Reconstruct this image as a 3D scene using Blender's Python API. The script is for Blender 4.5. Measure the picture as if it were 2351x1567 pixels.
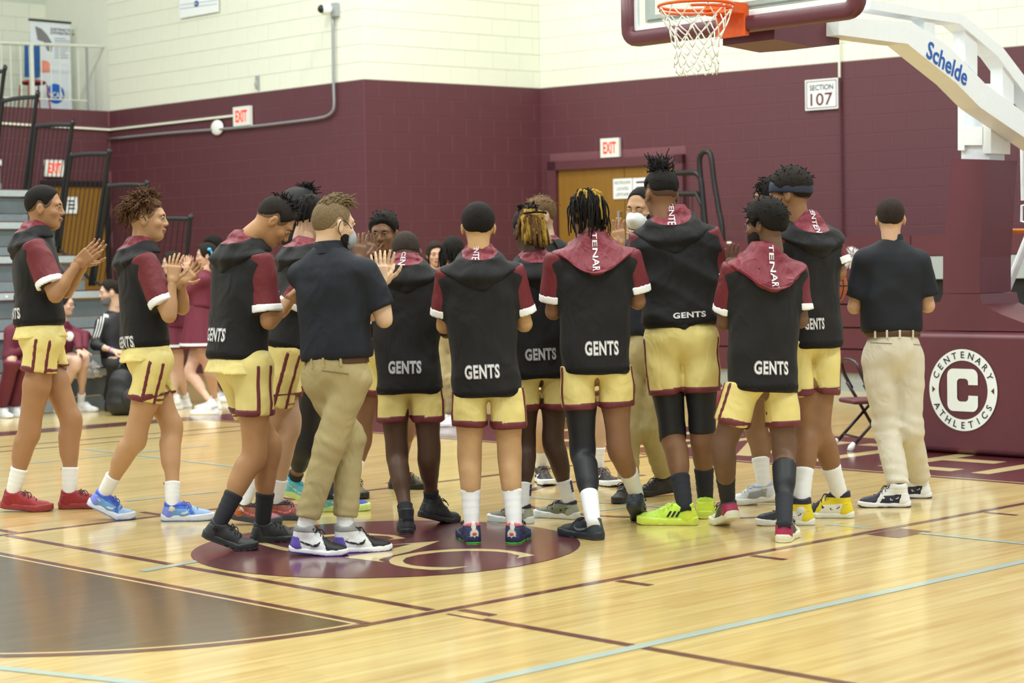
import bpy, bmesh, math
import numpy as np
from mathutils import Matrix, Vector

# ---------------------------------------------------------------- scene reset
for o in list(bpy.data.objects):
    bpy.data.objects.remove(o, do_unlink=True)
SC = bpy.context.scene
COL = SC.collection

# ---------------------------------------------------------------- camera
W, H = 2351.0, 1567.0
FPX, PITCH, ROLL, YAW = 4410.69, 0.03954692, 0.01812659, 0.80524918
CAM = np.array([-10.6904, -5.9602, 1.4394])
FW = np.array([math.cos(YAW)*math.cos(PITCH), math.sin(YAW)*math.cos(PITCH), -math.sin(PITCH)])
RT = np.array([math.sin(YAW), -math.cos(YAW), 0.0])
DN = np.cross(FW, RT)
VF = np.array([math.cos(YAW), math.sin(YAW), 0.0])      # horizontal view direction
UP = np.array([0, 0, 1.0])
cr, sr = math.cos(ROLL), math.sin(ROLL)
cx_ = cr*RT + sr*DN
cy_ = sr*RT - cr*DN
cam = bpy.data.cameras.new('camera')
camo = bpy.data.objects.new('camera', cam)
COL.objects.link(camo)
M = Matrix(((cx_[0], cy_[0], -FW[0], CAM[0]), (cx_[1], cy_[1], -FW[1], CAM[1]), (cx_[2], cy_[2], -FW[2], CAM[2]), (0, 0, 0, 1)))
camo.matrix_world = M
cam.sensor_fit = 'HORIZONTAL'
cam.sensor_width = 36.0
cam.lens = FPX*36.0/W
cam.clip_end = 200
cam.dof.use_dof = True
cam.dof.focus_distance = 10.6
cam.dof.aperture_fstop = 3.2
SC.camera = camo

# ---------------------------------------------------------------- world, exposure
SC.view_settings.view_transform = 'Standard'
SC.view_settings.look = 'None'
SC.view_settings.gamma = 1.0
SC.view_settings.use_curve_mapping = False
SC.view_settings.exposure = 0.33
wd = bpy.data.worlds.new('gym_air')
SC.world = wd
wd.use_nodes = True
bg = wd.node_tree.nodes['Background']
bg.inputs[0].default_value = (0.94, 1.0, 0.98, 1)
bg.inputs[1].default_value = 0.62
LAMPS = [(x, y) for x in (-9.0, -4.5, 0.0, 4.2) for y in (-4.0, 1.0, 6.0, 10.6)]+[(-9.0, 15.0), (-4.5, 15.0), (0.0, 15.0)]  # last three, over the left bleachers, are added to brighten the left wall
LAMP_W = 155.0

# ---------------------------------------------------------------- pixel helpers
def ray(px, py):
    x = (px-W/2)/FPX; y = (py-H/2)/FPX
    x, y = cr*x-sr*y, sr*x+cr*y
    return FW+RT*x+DN*y
def at(px, py, t):
    return CAM+ray(px, py)*t
def gr(px, py, z=0.0):
    d = ray(px, py); t = (z-CAM[2])/d[2]
    return CAM+d*t
def depth(p):
    return float((np.asarray(p)-CAM)@FW)
def onx(px, py, X):
    d = ray(px, py); t = (X-CAM[0])/d[0]
    return CAM+d*t
def ony(px, py, Y):
    d = ray(px, py); t = (Y-CAM[1])/d[1]
    return CAM+d*t
def hd(deg, el=0.0):
    a = math.radians(deg); e = math.radians(el)
    return (RT*math.cos(a)+VF*math.sin(a))*math.cos(e)+UP*math.sin(e)
def vb(r, f, u):
    v = RT*r+VF*f+UP*u
    return v/np.linalg.norm(v)
def nrm(v):
    v = np.asarray(v, float)
    return v/max(1e-9, np.linalg.norm(v))

# ---------------------------------------------------------------- materials
def lin(c):
    return tuple(((v/255)/12.92 if v/255 <= .04045 else ((v/255+.055)/1.055)**2.4) for v in c)
MATS = {}
def mat(name, rgb, rough=.6, var=.08, scale=30., bump=0., bscale=200., metal=0., coat=0., emit=0., spec=.5, sheen=0., stretch=None, alpha=1.0, sss=0., wrinkle=0., wscale=7.):
    if name in MATS:
        return MATS[name]
    m = bpy.data.materials.new(name)
    m.use_nodes = True
    nt = m.node_tree; nd = nt.nodes; lk = nt.links
    b = nd['Principled BSDF']
    c = lin(rgb)
    tc = nd.new('ShaderNodeTexCoord')
    mp = nd.new('ShaderNodeMapping')
    lk.new(tc.outputs['Object'], mp.inputs[0])
    if stretch: mp.inputs['Scale'].default_value = stretch
    nz = nd.new('ShaderNodeTexNoise')
    nz.inputs['Scale'].default_value = scale
    nz.inputs['Detail'].default_value = 4
    lk.new(mp.outputs[0], nz.inputs[0])
    mx = nd.new('ShaderNodeMix'); mx.data_type = 'RGBA'
    mx.inputs[6].default_value = tuple(max(0, v*(1-var*2)) for v in c)+(1,)
    mx.inputs[7].default_value = tuple(min(1, v*(1+var*2)) for v in c)+(1,)
    lk.new(nz.outputs[0], mx.inputs[0])
    lk.new(mx.outputs[2], b.inputs['Base Color'])
    b.inputs['Roughness'].default_value = rough
    b.inputs['Metallic'].default_value = metal
    b.inputs['Specular IOR Level'].default_value = spec
    b.inputs['Coat Weight'].default_value = coat
    b.inputs['Coat Roughness'].default_value = .1
    b.inputs['Sheen Weight'].default_value = sheen
    if sss:
        b.inputs['Subsurface Weight'].default_value = sss
        b.inputs['Subsurface Radius'].default_value = (.012, .005, .003)
        b.inputs['Subsurface Scale'].default_value = 1.0
    if alpha < 1:
        b.inputs['Alpha'].default_value = alpha
    if emit:
        b.inputs['Emission Color'].default_value = c+(1,)
        b.inputs['Emission Strength'].default_value = emit
    if bump:
        n2 = nd.new('ShaderNodeTexNoise'); n2.inputs['Scale'].default_value = bscale
        n2.inputs['Detail'].default_value = 3
        lk.new(mp.outputs[0], n2.inputs[0])
        bp = nd.new('ShaderNodeBump'); bp.inputs['Strength'].default_value = bump
        bp.inputs['Distance'].default_value = .01
        lk.new(n2.outputs[0], bp.inputs['Height'])
        lk.new(bp.outputs[0], b.inputs['Normal'])
        if wrinkle:
            m2 = nd.new('ShaderNodeMapping'); m2.inputs['Scale'].default_value = (1.0, 1.0, .55); m2.inputs['Rotation'].default_value = (.35, .3, 0)
            lk.new(tc.outputs['Object'], m2.inputs[0])
            n3 = nd.new('ShaderNodeTexNoise'); n3.inputs['Scale'].default_value = wscale; n3.inputs['Detail'].default_value = 2.5
            n3.inputs['Distortion'].default_value = 1.4; n3.inputs['Roughness'].default_value = .45
            lk.new(m2.outputs[0], n3.inputs[0])
            b2 = nd.new('ShaderNodeBump'); b2.inputs['Strength'].default_value = wrinkle; b2.inputs['Distance'].default_value = .05
            lk.new(n3.outputs[0], b2.inputs['Height']); lk.new(bp.outputs[0], b2.inputs['Normal'])
            lk.new(b2.outputs[0], b.inputs['Normal'])
    MATS[name] = m
    return m

# ---------------------------------------------------------------- mesh helpers
def mesh_np(name, V, F, mats=(), idx=None, smooth=True):
    V = np.asarray(V, np.float32)
    me = bpy.data.meshes.new(name)
    if isinstance(F, np.ndarray) and F.ndim == 2:
        n, k = F.shape
        me.vertices.add(len(V)); me.vertices.foreach_set('co', V.ravel())
        me.loops.add(n*k); me.loops.foreach_set('vertex_index', F.ravel().astype(np.int32))
        me.polygons.add(n); me.polygons.foreach_set('loop_start', (np.arange(n)*k).astype(np.int32))
        me.update(calc_edges=True)
    else:
        me.from_pydata(V.tolist(), [], [list(map(int, f)) for f in F])
    n = len(me.polygons)
    if smooth:
        me.polygons.foreach_set('use_smooth', np.ones(n, bool))
    for m in (mats if isinstance(mats, (list, tuple)) else [mats]):
        me.materials.append(m)
    if idx is not None:
        me.polygons.foreach_set('material_index', np.asarray(idx, np.int32))
    me.validate()
    me.update()
    return me
def link(name, me, parent=None, loc=None):
    o = bpy.data.objects.new(name, me)
    COL.objects.link(o)
    if parent is not None: o.parent = parent
    if loc is not None: o.location = tuple(float(v) for v in loc)
    return o
def tag(o, label=None, cat=None, group=None, kind=None):
    if label: o['label'] = label
    if cat: o['category'] = cat
    if group: o['group'] = group
    if kind: o['kind'] = kind
    return o
ORG = {}
def thing(name, label, cat, loc, group=None):
    o = link(name, None, None, loc)
    o.empty_display_size = .1
    ORG[o.name] = np.asarray(loc, float)
    return tag(o, label, cat, group)
def part(name, V, F, mats, parent, idx=None, smooth=True):
    """V in world coordinates; shifted to the parent's origin"""
    org = ORG.get(parent.name, np.zeros(3))
    o = link(name, mesh_np(name, np.asarray(V)-org, F, mats, idx, smooth), parent)
    ORG[o.name] = org
    return o
def solo(name, V, F, mats, label=None, cat=None, group=None, kind=None, idx=None, smooth=False, parent=None):
    V = np.asarray(V, float)
    if parent is not None:
        o = part(name, V, F, mats, parent, idx, smooth)
    else:
        org = np.array([(V[:, 0].min()+V[:, 0].max())/2, (V[:, 1].min()+V[:, 1].max())/2, V[:, 2].min()])
        o = link(name, mesh_np(name, V-org, F, mats, idx, smooth), None, org)
        ORG[o.name] = org
    return tag(o, label, cat, group, kind)

class MB:
    """collects simple shapes into one mesh"""
    def __init__(s): s.V = []; s.F = []; s.I = []
    def add(s, V, F, i=0):
        n = len(s.V)
        s.V += [tuple(map(float, v)) for v in V]
        s.F += [tuple(int(a)+n for a in f) for f in F]
        s.I += [i]*len(F)
        return s
    def obox(s, c, ax, ay, az, i=0):
        """box: centre and three half-extent vectors"""
        c = np.asarray(c, float); ax, ay, az = (np.asarray(v, float) for v in (ax, ay, az))
        V = [c+sx*ax+sy*ay+sz*az for sz in (-1, 1) for sy in (-1, 1) for sx in (-1, 1)]
        F = [(0, 2, 3, 1), (4, 5, 7, 6), (0, 1, 5, 4), (2, 6, 7, 3), (0, 4, 6, 2), (1, 3, 7, 5)]
        if np.dot(np.cross(ax, ay), az) < 0: F = [f[::-1] for f in F]
        return s.add(V, F, i)
    def box(s, lo, hi, i=0):
        lo = np.asarray(lo, float); hi = np.asarray(hi, float); h = (hi-lo)/2
        return s.obox((lo+hi)/2, (h[0], 0, 0), (0, h[1], 0), (0, 0, h[2]), i)
    def bar(s, a, b, w, d=None, up=UP, i=0):
        a = np.asarray(a, float); b = np.asarray(b, float); d = d or w
        x = nrm(b-a); y = np.cross(up, x)
        if np.linalg.norm(y) < 1e-3: y = np.cross((1, 0, 0), x)
        y = nrm(y); z = np.cross(x, y)
        return s.obox((a+b)/2, (b-a)/2, y*w/2, z*d/2, i)
    def tube(s, pts, r, n=8, i=0, cap=True, closed=False):
        V, F = tube(pts, r, n, cap, closed)
        return s.add(V, F, i)
    def ring_loft(s, rings, i=0, cap=True):
        n = len(rings[0]); V = [v for r in rings for v in r]; F = []
        for a in range(len(rings)-1):
            for k in range(n):
                F.append((a*n+k, a*n+(k+1) % n, (a+1)*n+(k+1) % n, (a+1)*n+k))
        if cap:
            F.append(tuple(range(n))[::-1]); F.append(tuple((len(rings)-1)*n+k for k in range(n)))
        return s.add(V, F, i)
    def prism(s, poly, vec, i=0):
        """poly: list of 3d points (planar), extruded by vec"""
        n = len(poly); vec = np.asarray(vec, float)
        V = [np.asarray(p, float) for p in poly]+[np.asarray(p, float)+vec for p in poly]
        nn = sum((np.cross(V[k]-V[0], V[(k+1) % n]-V[0]) for k in range(n)), np.zeros(3))
        F = [tuple(range(n))[::-1], tuple(range(n, 2*n))]+[(k, (k+1) % n, n+(k+1) % n, n+k) for k in range(n)]
        if np.dot(nn, vec) < 0: F = [f[::-1] for f in F]
        return s.add(V, F, i)
    def build(s, name, mats, parent=None, smooth=False, **kw):
        return solo(name, np.array(s.V), s.F, mats, parent=parent, idx=s.I if any(s.I) else None, smooth=smooth, **kw)

def frame_path(P):
    P = np.asarray(P, float); n = len(P)
    T = np.zeros_like(P)
    T[1:-1] = P[2:]-P[:-2]; T[0] = P[1]-P[0]; T[-1] = P[-1]-P[-2]
    T /= np.maximum(1e-9, np.linalg.norm(T, axis=1))[:, None]
    a = np.array([0, 0, 1.]) if abs(T[0][2]) < .9 else np.array([1., 0, 0])
    N = []
    u = np.cross(T[0], a); u /= np.linalg.norm(u)
    for k in range(n):
        u = u-T[k]*np.dot(u, T[k]); u /= max(1e-9, np.linalg.norm(u)); N.append(u.copy())
    N = np.array(N)
    return T, N, np.cross(T, N)
def tube(P, r, n=8, cap=True, closed=False):
    P = np.asarray(P, float); T, N, B = frame_path(P)
    r = np.broadcast_to(np.asarray(r, float), (len(P),))
    a = np.linspace(0, 2*np.pi, n, endpoint=False)
    V = P[:, None, :]+r[:, None, None]*(np.cos(a)[None, :, None]*N[:, None, :]+np.sin(a)[None, :, None]*B[:, None, :])
    V = V.reshape(-1, 3); F = []
    m = len(P)
    for i in range(m if closed else m-1):
        j = (i+1) % m
        for k in range(n):
            F.append((i*n+k, i*n+(k+1) % n, j*n+(k+1) % n, j*n+k))
    if cap and not closed:
        F.append(tuple(range(n))[::-1]); F.append(tuple((m-1)*n+k for k in range(n)))
    return V, F
def merge(parts):
    """[(V,F[,cls])] -> V, F(list), idx"""
    V = []; F = []; I = []; n = 0
    for p in parts:
        v, f = np.asarray(p[0]), p[1]; c = p[2] if len(p) > 2 else 0
        V.append(v)
        F += [tuple(int(a)+n for a in q) for q in f]
        I += list(c) if hasattr(c, '__len__') else [c]*len(f)
        n += len(v)
    return np.concatenate(V), F, I
def spline(P, n):
    P = np.asarray(P, float); m = len(P)
    if m == 2: return np.linspace(P[0], P[1], n)
    Q = np.vstack([2*P[0]-P[1], P, 2*P[-1]-P[-2]])
    out = []
    for t in np.linspace(0, m-1-1e-6, n):
        i = int(t); u = t-i; a, b, c, d = Q[i:i+4]
        out.append(.5*((2*b)+(-a+c)*u+(2*a-5*b+4*c-d)*u*u+(-a+3*b-3*c+d)*u**3))
    return np.array(out)

# text as flat mesh: returns 2D verts (n,2) and faces
TXT = {}
def text2d(s, bold=0.0, sub=None, spacing=1.0):
    key = (s, bold, sub, spacing)
    if key in TXT: return TXT[key]
    cu = bpy.data.curves.new('t', 'FONT'); cu.body = s; cu.size = 1.0
    cu.align_x = 'CENTER'; cu.align_y = 'CENTER'; cu.offset = bold; cu.resolution_u = 3
    cu.space_character = spacing; cu.fill_mode = 'FRONT'
    ob = bpy.data.objects.new('t', cu); COL.objects.link(ob)
    dg = bpy.context.evaluated_depsgraph_get()
    me = bpy.data.meshes.new_from_object(ob.evaluated_get(dg))
    bm = bmesh.new(); bm.from_mesh(me)
    bmesh.ops.triangulate(bm, faces=bm.faces[:])
    if sub:
        for _ in range(4):
            ed = [e for e in bm.edges if e.calc_length() > sub]
            if not ed: break
            bmesh.ops.subdivide_edges(bm, edges=ed, cuts=1)
            bmesh.ops.triangulate(bm, faces=bm.faces[:])
    bm.verts.index_update()
    V = np.array([v.co[:2] for v in bm.verts]); F = [tuple(v.index for v in f.verts) for f in bm.faces]
    bm.free(); bpy.data.objects.remove(ob); bpy.data.curves.remove(cu); bpy.data.meshes.remove(me)
    V[:, 1] -= (V[:, 1].min()+V[:, 1].max())/2; V[:, 0] -= (V[:, 0].min()+V[:, 0].max())/2
    TXT[key] = (V, F)
    return V, F
def flat_text(s, c, xdir, ydir, width, height, off=0.004, bold=0., spacing=1.0):
    """text fitted to width x height at c on the plane xdir, ydir"""
    V, F = text2d(s, bold, None, spacing)
    sx = width/np.ptp(V[:, 0]); sy = height/np.ptp(V[:, 1])
    x = nrm(xdir); y = nrm(ydir); n = np.cross(x, y)
    return np.asarray(c)+V[:, :1]*sx*x+V[:, 1:]*sy*y+n*off, F

# ---------------------------------------------------------------- signed-distance modelling
class Fld:
    def __init__(s, lo, hi, h):
        s.lo = np.asarray(lo, float)-2*h; s.h = h
        s.n = np.maximum(4, np.ceil((np.asarray(hi)+2*h-s.lo)/h).astype(int)+1)
        s.ax = [(s.lo[i]+h*np.arange(s.n[i])).astype(np.float32) for i in range(3)]
        s.F = np.full(tuple(s.n), 1.0, np.float32)
    def sl(s, lo, hi):
        a = np.clip(np.floor((np.asarray(lo)-s.lo)/s.h).astype(int), 0, s.n-1)
        b = np.clip(np.ceil((np.asarray(hi)-s.lo)/s.h).astype(int)+1, 1, s.n)
        b = np.maximum(b, a+1)
        S = tuple(slice(a[i], b[i]) for i in range(3))
        X = s.ax[0][S[0]][:, None, None]; Y = s.ax[1][S[1]][None, :, None]; Z = s.ax[2][S[2]][None, None, :]
        return S, X, Y, Z
    def add(s, pr, k=.02):
        fn, lo, hi = pr; pad = max(.03, 2*k)
        S, X, Y, Z = s.sl(np.asarray(lo)-pad, np.asarray(hi)+pad)
        d = fn(X, Y, Z); f = s.F[S]
        if k > 0:
            hh = np.clip(.5+.5*(f-d)/k, 0, 1)
            s.F[S] = f*(1-hh)+d*hh-k*hh*(1-hh)
        else: s.F[S] = np.minimum(f, d)
        return s
    def cut(s, fn, k=0.0):
        X, Y, Z = s.ax[0][:, None, None], s.ax[1][None, :, None], s.ax[2][None, None, :]
        d = fn(X, Y, Z)
        if k > 0:
            hh = np.clip(.5-.5*(s.F-d)/k, 0, 1)
            s.F = s.F*(1-hh)+d*hh+k*hh*(1-hh)
        else: s.F = np.maximum(s.F, d)
        return s
    def disp(s, fn):
        X, Y, Z = s.ax[0][:, None, None], s.ax[1][None, :, None], s.ax[2][None, None, :]
        s.F = s.F+fn(X, Y, Z)
        return s
    def mesh(s):
        return surfnet(s.F, s.lo, s.h)
def surfnet(F, lo, h):
    nx, ny, nz = F.shape
    sg = F < 0
    C = [(0, 0, 0), (1, 0, 0), (0, 1, 0), (1, 1, 0), (0, 0, 1), (1, 0, 1), (0, 1, 1), (1, 1, 1)]
    sub = lambda A, c: A[c[0]:nx-1+c[0], c[1]:ny-1+c[1], c[2]:nz-1+c[2]]
    cnt = np.zeros((nx-1, ny-1, nz-1), np.int8)
    for c in C: cnt += sub(sg, c)
    act = np.argwhere((cnt > 0) & (cnt < 8))
    if len(act) == 0: return np.zeros((0, 3)), np.zeros((0, 4), int)
    val = np.stack([F[act[:, 0]+c[0], act[:, 1]+c[1], act[:, 2]+c[2]] for c in C], 1)
    acc = np.zeros((len(act), 3)); num = np.zeros(len(act))
    E = [(0, 1), (2, 3), (4, 5), (6, 7), (0, 2), (1, 3), (4, 6), (5, 7), (0, 4), (1, 5), (2, 6), (3, 7)]
    for a, b in E:
        va, vb_ = val[:, a], val[:, b]; m = (va < 0) != (vb_ < 0)
        t = np.where(m, va/np.where(m, va-vb_, 1), 0)
        ca = np.array(C[a], float); cb = np.array(C[b], float)
        acc += np.where(m[:, None], ca+(cb-ca)*t[:, None], 0); num += m
    V = lo+h*(act+acc/num[:, None])
    idx = np.full(cnt.shape, -1, np.int64); idx[tuple(act.T)] = np.arange(len(act))
    Q = []
    for axis in range(3):
        A = np.moveaxis(sg, axis, 0); I = np.moveaxis(idx, axis, 0)
        # edge along axis at (i; j,k) with neighbours j-1,j  k-1,k
        e0 = A[:-1, 1:-1, 1:-1]; e1 = A[1:, 1:-1, 1:-1]
        for flip, m in ((0, e0 & ~e1), (1, ~e0 & e1)):
            q = np.argwhere(m)
            if len(q) == 0: continue
            i, j, k = q[:, 0], q[:, 1]+1, q[:, 2]+1
            quad = np.stack([I[i, j-1, k-1], I[i, j, k-1], I[i, j, k], I[i, j-1, k]], 1)
            if (flip == 1) != (axis == 1): quad = quad[:, ::-1]
            Q.append(quad)
    Q = np.concatenate(Q); Q = Q[(Q >= 0).all(1)]
    return V, Q
def rcone(a, b, ra, rb):
    a = np.asarray(a, float); b = np.asarray(b, float); ba = b-a; L2 = max(1e-9, ba@ba)
    def fn(X, Y, Z):
        x = X-a[0]; y = Y-a[1]; z = Z-a[2]
        t = np.clip((x*ba[0]+y*ba[1]+z*ba[2])/L2, 0, 1)
        return np.sqrt((x-t*ba[0])**2+(y-t*ba[1])**2+(z-t*ba[2])**2)-(ra+t*(rb-ra))
    r = max(ra, rb)
    return fn, np.minimum(a, b)-r, np.maximum(a, b)+r
def ell(c, r, ax=None):
    c = np.asarray(c, float); r = np.asarray(r, float)
    A = np.eye(3) if ax is None else np.asarray(ax, float)
    def fn(X, Y, Z):
        x = X-c[0]; y = Y-c[1]; z = Z-c[2]
        q = [x*A[i, 0]+y*A[i, 1]+z*A[i, 2] for i in range(3)]
        k0 = np.sqrt((q[0]/r[0])**2+(q[1]/r[1])**2+(q[2]/r[2])**2)
        k1 = np.sqrt((q[0]/r[0]**2)**2+(q[1]/r[1]**2)**2+(q[2]/r[2]**2)**2)+1e-6
        return k0*(k0-1)/k1
    m = np.sqrt((A.T**2)@(r**2)) if ax is not None else r
    return fn, c-m, c+m
def plane(p, n):
    p = np.asarray(p, float); n = nrm(n)
    return lambda X, Y, Z: (X-p[0])*n[0]+(Y-p[1])*n[1]+(Z-p[2])*n[2]
def fmax(*fs):
    def fn(X, Y, Z):
        d = fs[0](X, Y, Z)
        for f in fs[1:]: d = np.maximum(d, f(X, Y, Z))
        return d
    return fn
def smooth_mesh(V, Q, it=2):
    V = V.copy()
    for _ in range(it):
        S = np.zeros_like(V); n = np.zeros(len(V))
        for a in range(4):
            for b in ((a+1) % 4, (a-1) % 4):
                np.add.at(S, Q[:, a], V[Q[:, b]]); np.add.at(n, Q[:, a], 1)
        V = V*.5+.5*S/np.maximum(1, n)[:, None]
    return V
# ================================================================ LARGE STRUCTURE
MAROON = (104, 52, 63)
m_maroon = mat('maroon_paint', (88, 44, 54), .55, .05, 6, .15, 90)
m_maroon_joint = mat('maroon_joint', (116, 70, 78), .7, .06, 20)
m_cream = mat('cream_paint', (226, 230, 216), .6, .02, 5, .12, 90)
m_cream_joint = mat('cream_joint', (200, 209, 198), .8, .03, 20)
m_white = mat('white_enamel', (236, 240, 242), .35, .02)
m_black = mat('black_steel', (22, 21, 24), .42, .1)
m_grey = mat('grey_steel', (150, 154, 156), .4, .06)
m_alu = mat('aluminium', (168, 176, 178), .38, .05, 9, stretch=(1, 8, 8), metal=.35)
m_alu_dark = mat('galvanised_panel', (104, 113, 117), .5, .12, 5, metal=.2)
m_slot = mat('dark_gap', (20, 20, 22), .8)
m_trim = mat('maroon_vinyl', (84, 36, 45), .42, .05, 14, .05, 160)
m_door = mat('oak_veneer', (134, 96, 30), .45, .12, 6, stretch=(6, 6, .6))
m_paper = mat('paper_white', (232, 238, 240), .7, .02)
m_ink = mat('ink_dark', (34, 32, 38), .7)
m_navy = mat('navy_ink', (22, 26, 62), .5)
m_exit = mat('exit_red', (255, 58, 34), .5, .02, emit=.75)
m_signw = mat('sign_plastic', (226, 228, 224), .45, .02)

def floor_material():
    m = bpy.data.materials.new('maple_floor'); m.use_nodes = True
    nt = m.node_tree; nd = nt.nodes; lk = nt.links; b = nd['Principled BSDF']
    tc = nd.new('ShaderNodeTexCoord')
    br = nd.new('ShaderNodeTexBrick')
    br.offset = .37; br.inputs['Scale'].default_value = 1.0
    br.inputs['Brick Width'].default_value = 1.1; br.inputs['Row Height'].default_value = .057
    br.inputs['Mortar Size'].default_value = .0012; br.inputs['Mortar Smooth'].default_value = .4
    br.inputs['Bias'].default_value = -.1
    br.inputs['Color1'].default_value = lin((216, 193, 129))+(1,)
    br.inputs['Color2'].default_value = lin((194, 161, 94))+(1,)
    br.inputs['Mortar'].default_value = lin((158, 126, 78))+(1,)
    lk.new(tc.outputs['Object'], br.inputs['Vector'])
    mp = nd.new('ShaderNodeMapping'); mp.inputs['Scale'].default_value = (.8, 16, 1)
    lk.new(tc.outputs['Object'], mp.inputs[0])
    nz = nd.new('ShaderNodeTexNoise'); nz.inputs['Scale'].default_value = 1.6; nz.inputs['Detail'].default_value = 6
    lk.new(mp.outputs[0], nz.inputs[0])
    rp = nd.new('ShaderNodeValToRGB')
    rp.color_ramp.elements[0].position = .3; rp.color_ramp.elements[0].color = lin((188, 150, 80))+(1,)
    rp.color_ramp.elements[1].position = .62; rp.color_ramp.elements[1].color = lin((222, 203, 142))+(1,)
    lk.new(nz.outputs[0], rp.inputs[0])
    mx = nd.new('ShaderNodeMix'); mx.data_type = 'RGBA'; mx.inputs[0].default_value = .5
    lk.new(br.outputs[0], mx.inputs[6]); lk.new(rp.outputs[0], mx.inputs[7])
    lk.new(mx.outputs[2], b.inputs['Base Color'])
    b.inputs['Roughness'].default_value = .32
    b.inputs['Specular IOR Level'].default_value = .35
    b.inputs['Coat Weight'].default_value = .85; b.inputs['Coat Roughness'].default_value = .13
    n2 = nd.new('ShaderNodeTexNoise'); n2.inputs['Scale'].default_value = 3; lk.new(mp.outputs[0], n2.inputs[0])
    bp = nd.new('ShaderNodeBump'); bp.inputs['Strength'].default_value = .04; bp.inputs['Distance'].default_value = .01
    lk.new(n2.outputs[0], bp.inputs['Height']); lk.new(bp.outputs[0], b.inputs['Coat Normal'])
    return m
def gloss_paint(name, rgb, var=.06, rgb2=None):
    m = mat(name, rgb, .35, var, 3, stretch=(1, 10, 1), coat=.85)
    b = m.node_tree.nodes['Principled BSDF']; b.inputs['Coat Roughness'].default_value = .13
    b.inputs['Specular IOR Level'].default_value = .35
    return m
m_floor = floor_material()
f_maroon = gloss_paint('court_maroon', (92, 38, 46))
f_stain = gloss_paint('court_stain', (86, 68, 42), .35)
f_blue = gloss_paint('court_blue', (172, 192, 186))
f_nat = gloss_paint('court_natural', (222, 202, 146))

floor = MB().box((-16, -12, -.12), (14, 22, 0)).build('floor', m_floor, kind='structure')
ceil = MB().box((-16, -12, 9.0), (14, 22, 9.15)).build('ceiling', mat('ceiling_deck', (205, 208, 200), .8), kind='structure')

# ---- block walls
DEP = 26.0
cC = at(1240, 203, DEP); HB = cC[2]
cA = gr(252, 255, HB); cB = gr(835, 182, HB)
cD0 = gr(2351, 105, HB)
cD = cC+(cD0-cC)*1.25
cZ = cA+np.array([-3.2, .12, 0])
BH, BW, GAP = .2222, .452, .009
bxm = {}
def block_mesh(kind, w):
    key = (kind, round(w, 3))
    if key not in bxm:
        mb = MB()
        e = .002; hw = w/2-GAP/2; hh = BH/2-GAP/2; d = .0045
        r0 = [(-hw, 0, -hh), (hw, 0, -hh), (hw, 0, hh), (-hw, 0, hh)]
        r1 = [(-hw, -d+e, -hh), (hw, -d+e, -hh), (hw, -d+e, hh), (-hw, -d+e, hh)]
        r2 = [(-hw+e, -d, -hh+e), (hw-e, -d, -hh+e), (hw-e, -d, hh-e), (-hw+e, -d, hh-e)]
        mb.ring_loft([r0, r1, r2])
        me = mesh_np('block', np.array(mb.V), mb.F, m_maroon if kind == 'm' else m_cream, smooth=False)
        bxm[key] = me
    return bxm[key]
def block_wall(name, p0, p1, z0, z1, holes=(), low=0.0, kinds='mc', thick=.25):
    """wall from p0 to p1 (left to right as seen from the court); blocks stand proud of the joints"""
    p0 = np.array([p0[0], p0[1], 0.]); p1 = np.array([p1[0], p1[1], 0.])
    L = np.linalg.norm(p1-p0); x = (p1-p0)/L; back = np.cross(UP, x)   # towards outside
    mb = MB()
    mid = (p0+p1)/2+back*thick/2
    zz = [low, max(low, z0-.05), min(HB, z1), z1]; kk = [2, 0, 1]
    for k in range(3):
        if zz[k+1]-zz[k] > .01:
            mb.obox(mid+UP*(zz[k]+zz[k+1])/2, x*L/2, back*thick/2, UP*(zz[k+1]-zz[k])/2, kk[k])
    wall = mb.build(name, [m_maroon_joint, m_cream_joint, m_maroon], kind='structure')
    org = ORG[wall.name]
    nb = int(math.floor((HB-z0)/BH)); zb = HB-nb*BH
    c = 0; z = zb
    ang = math.atan2(x[1], x[0])
    while z+BH <= z1+.02:
        kind = 'm' if z+BH/2 < HB else 'c'
        u = -(BW/2 if c % 2 else 0.0)
        while u < L-.02:
            a = max(0, u); b = min(L, u+BW)
            segs = [(a, b)]
            for (hx0, hx1, hz0, hz1) in holes:
                if hz0-.01 < z+BH/2 < hz1+.01:
                    ns = []
                    for s0, s1 in segs:
                        if s1 <= hx0 or s0 >= hx1: ns.append((s0, s1))
                        else:
                            if hx0-s0 > .05: ns.append((s0, hx0))
                            if s1-hx1 > .05: ns.append((hx1, s1))
                    segs = ns
            for s0, s1 in segs:
                if s1-s0 < .04: continue
                o = link('block', block_mesh(kind, s1-s0), wall)
                o.location = tuple(p0+x*(s0+s1)/2+UP*(z+BH/2)-org)
                o.rotation_euler = (0, 0, ang)
            u += BW
        z += BH; c += 1
    return wall, x, -back
# doorway of the right-hand wall
xCD = nrm((cD-cC)*np.array([1, 1, 0]))
nCD = -np.cross(UP, xCD)
def on_wall(px, py, p0, n):
    d = ray(px, py); t = ((p0-CAM)@n)/(d@n)
    return CAM+d*t
def uv_wall(px, py, p0, x, n):
    q = on_wall(px, py, p0, n)
    return (q-p0)@x, q[2]
dl, dtop = uv_wall(1283, 391, cC, xCD, nCD)
dr, _ = uv_wall(1556, 378, cC, xCD, nCD)
fl, ftop = uv_wall(1264, 372, cC, xCD, nCD)
fr, _ = uv_wall(1574, 372, cC, xCD, nCD)
ZT = 5.75
wl_, xAB, nAB = block_wall('wall_back', cA, cB, 1.0, ZT)
block_wall('wall_middle', cB, cC, 1.0, ZT)
block_wall('wall_right', cC, cD, 1.0, ZT, holes=[(fl, fr, -1, ftop)])
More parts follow.
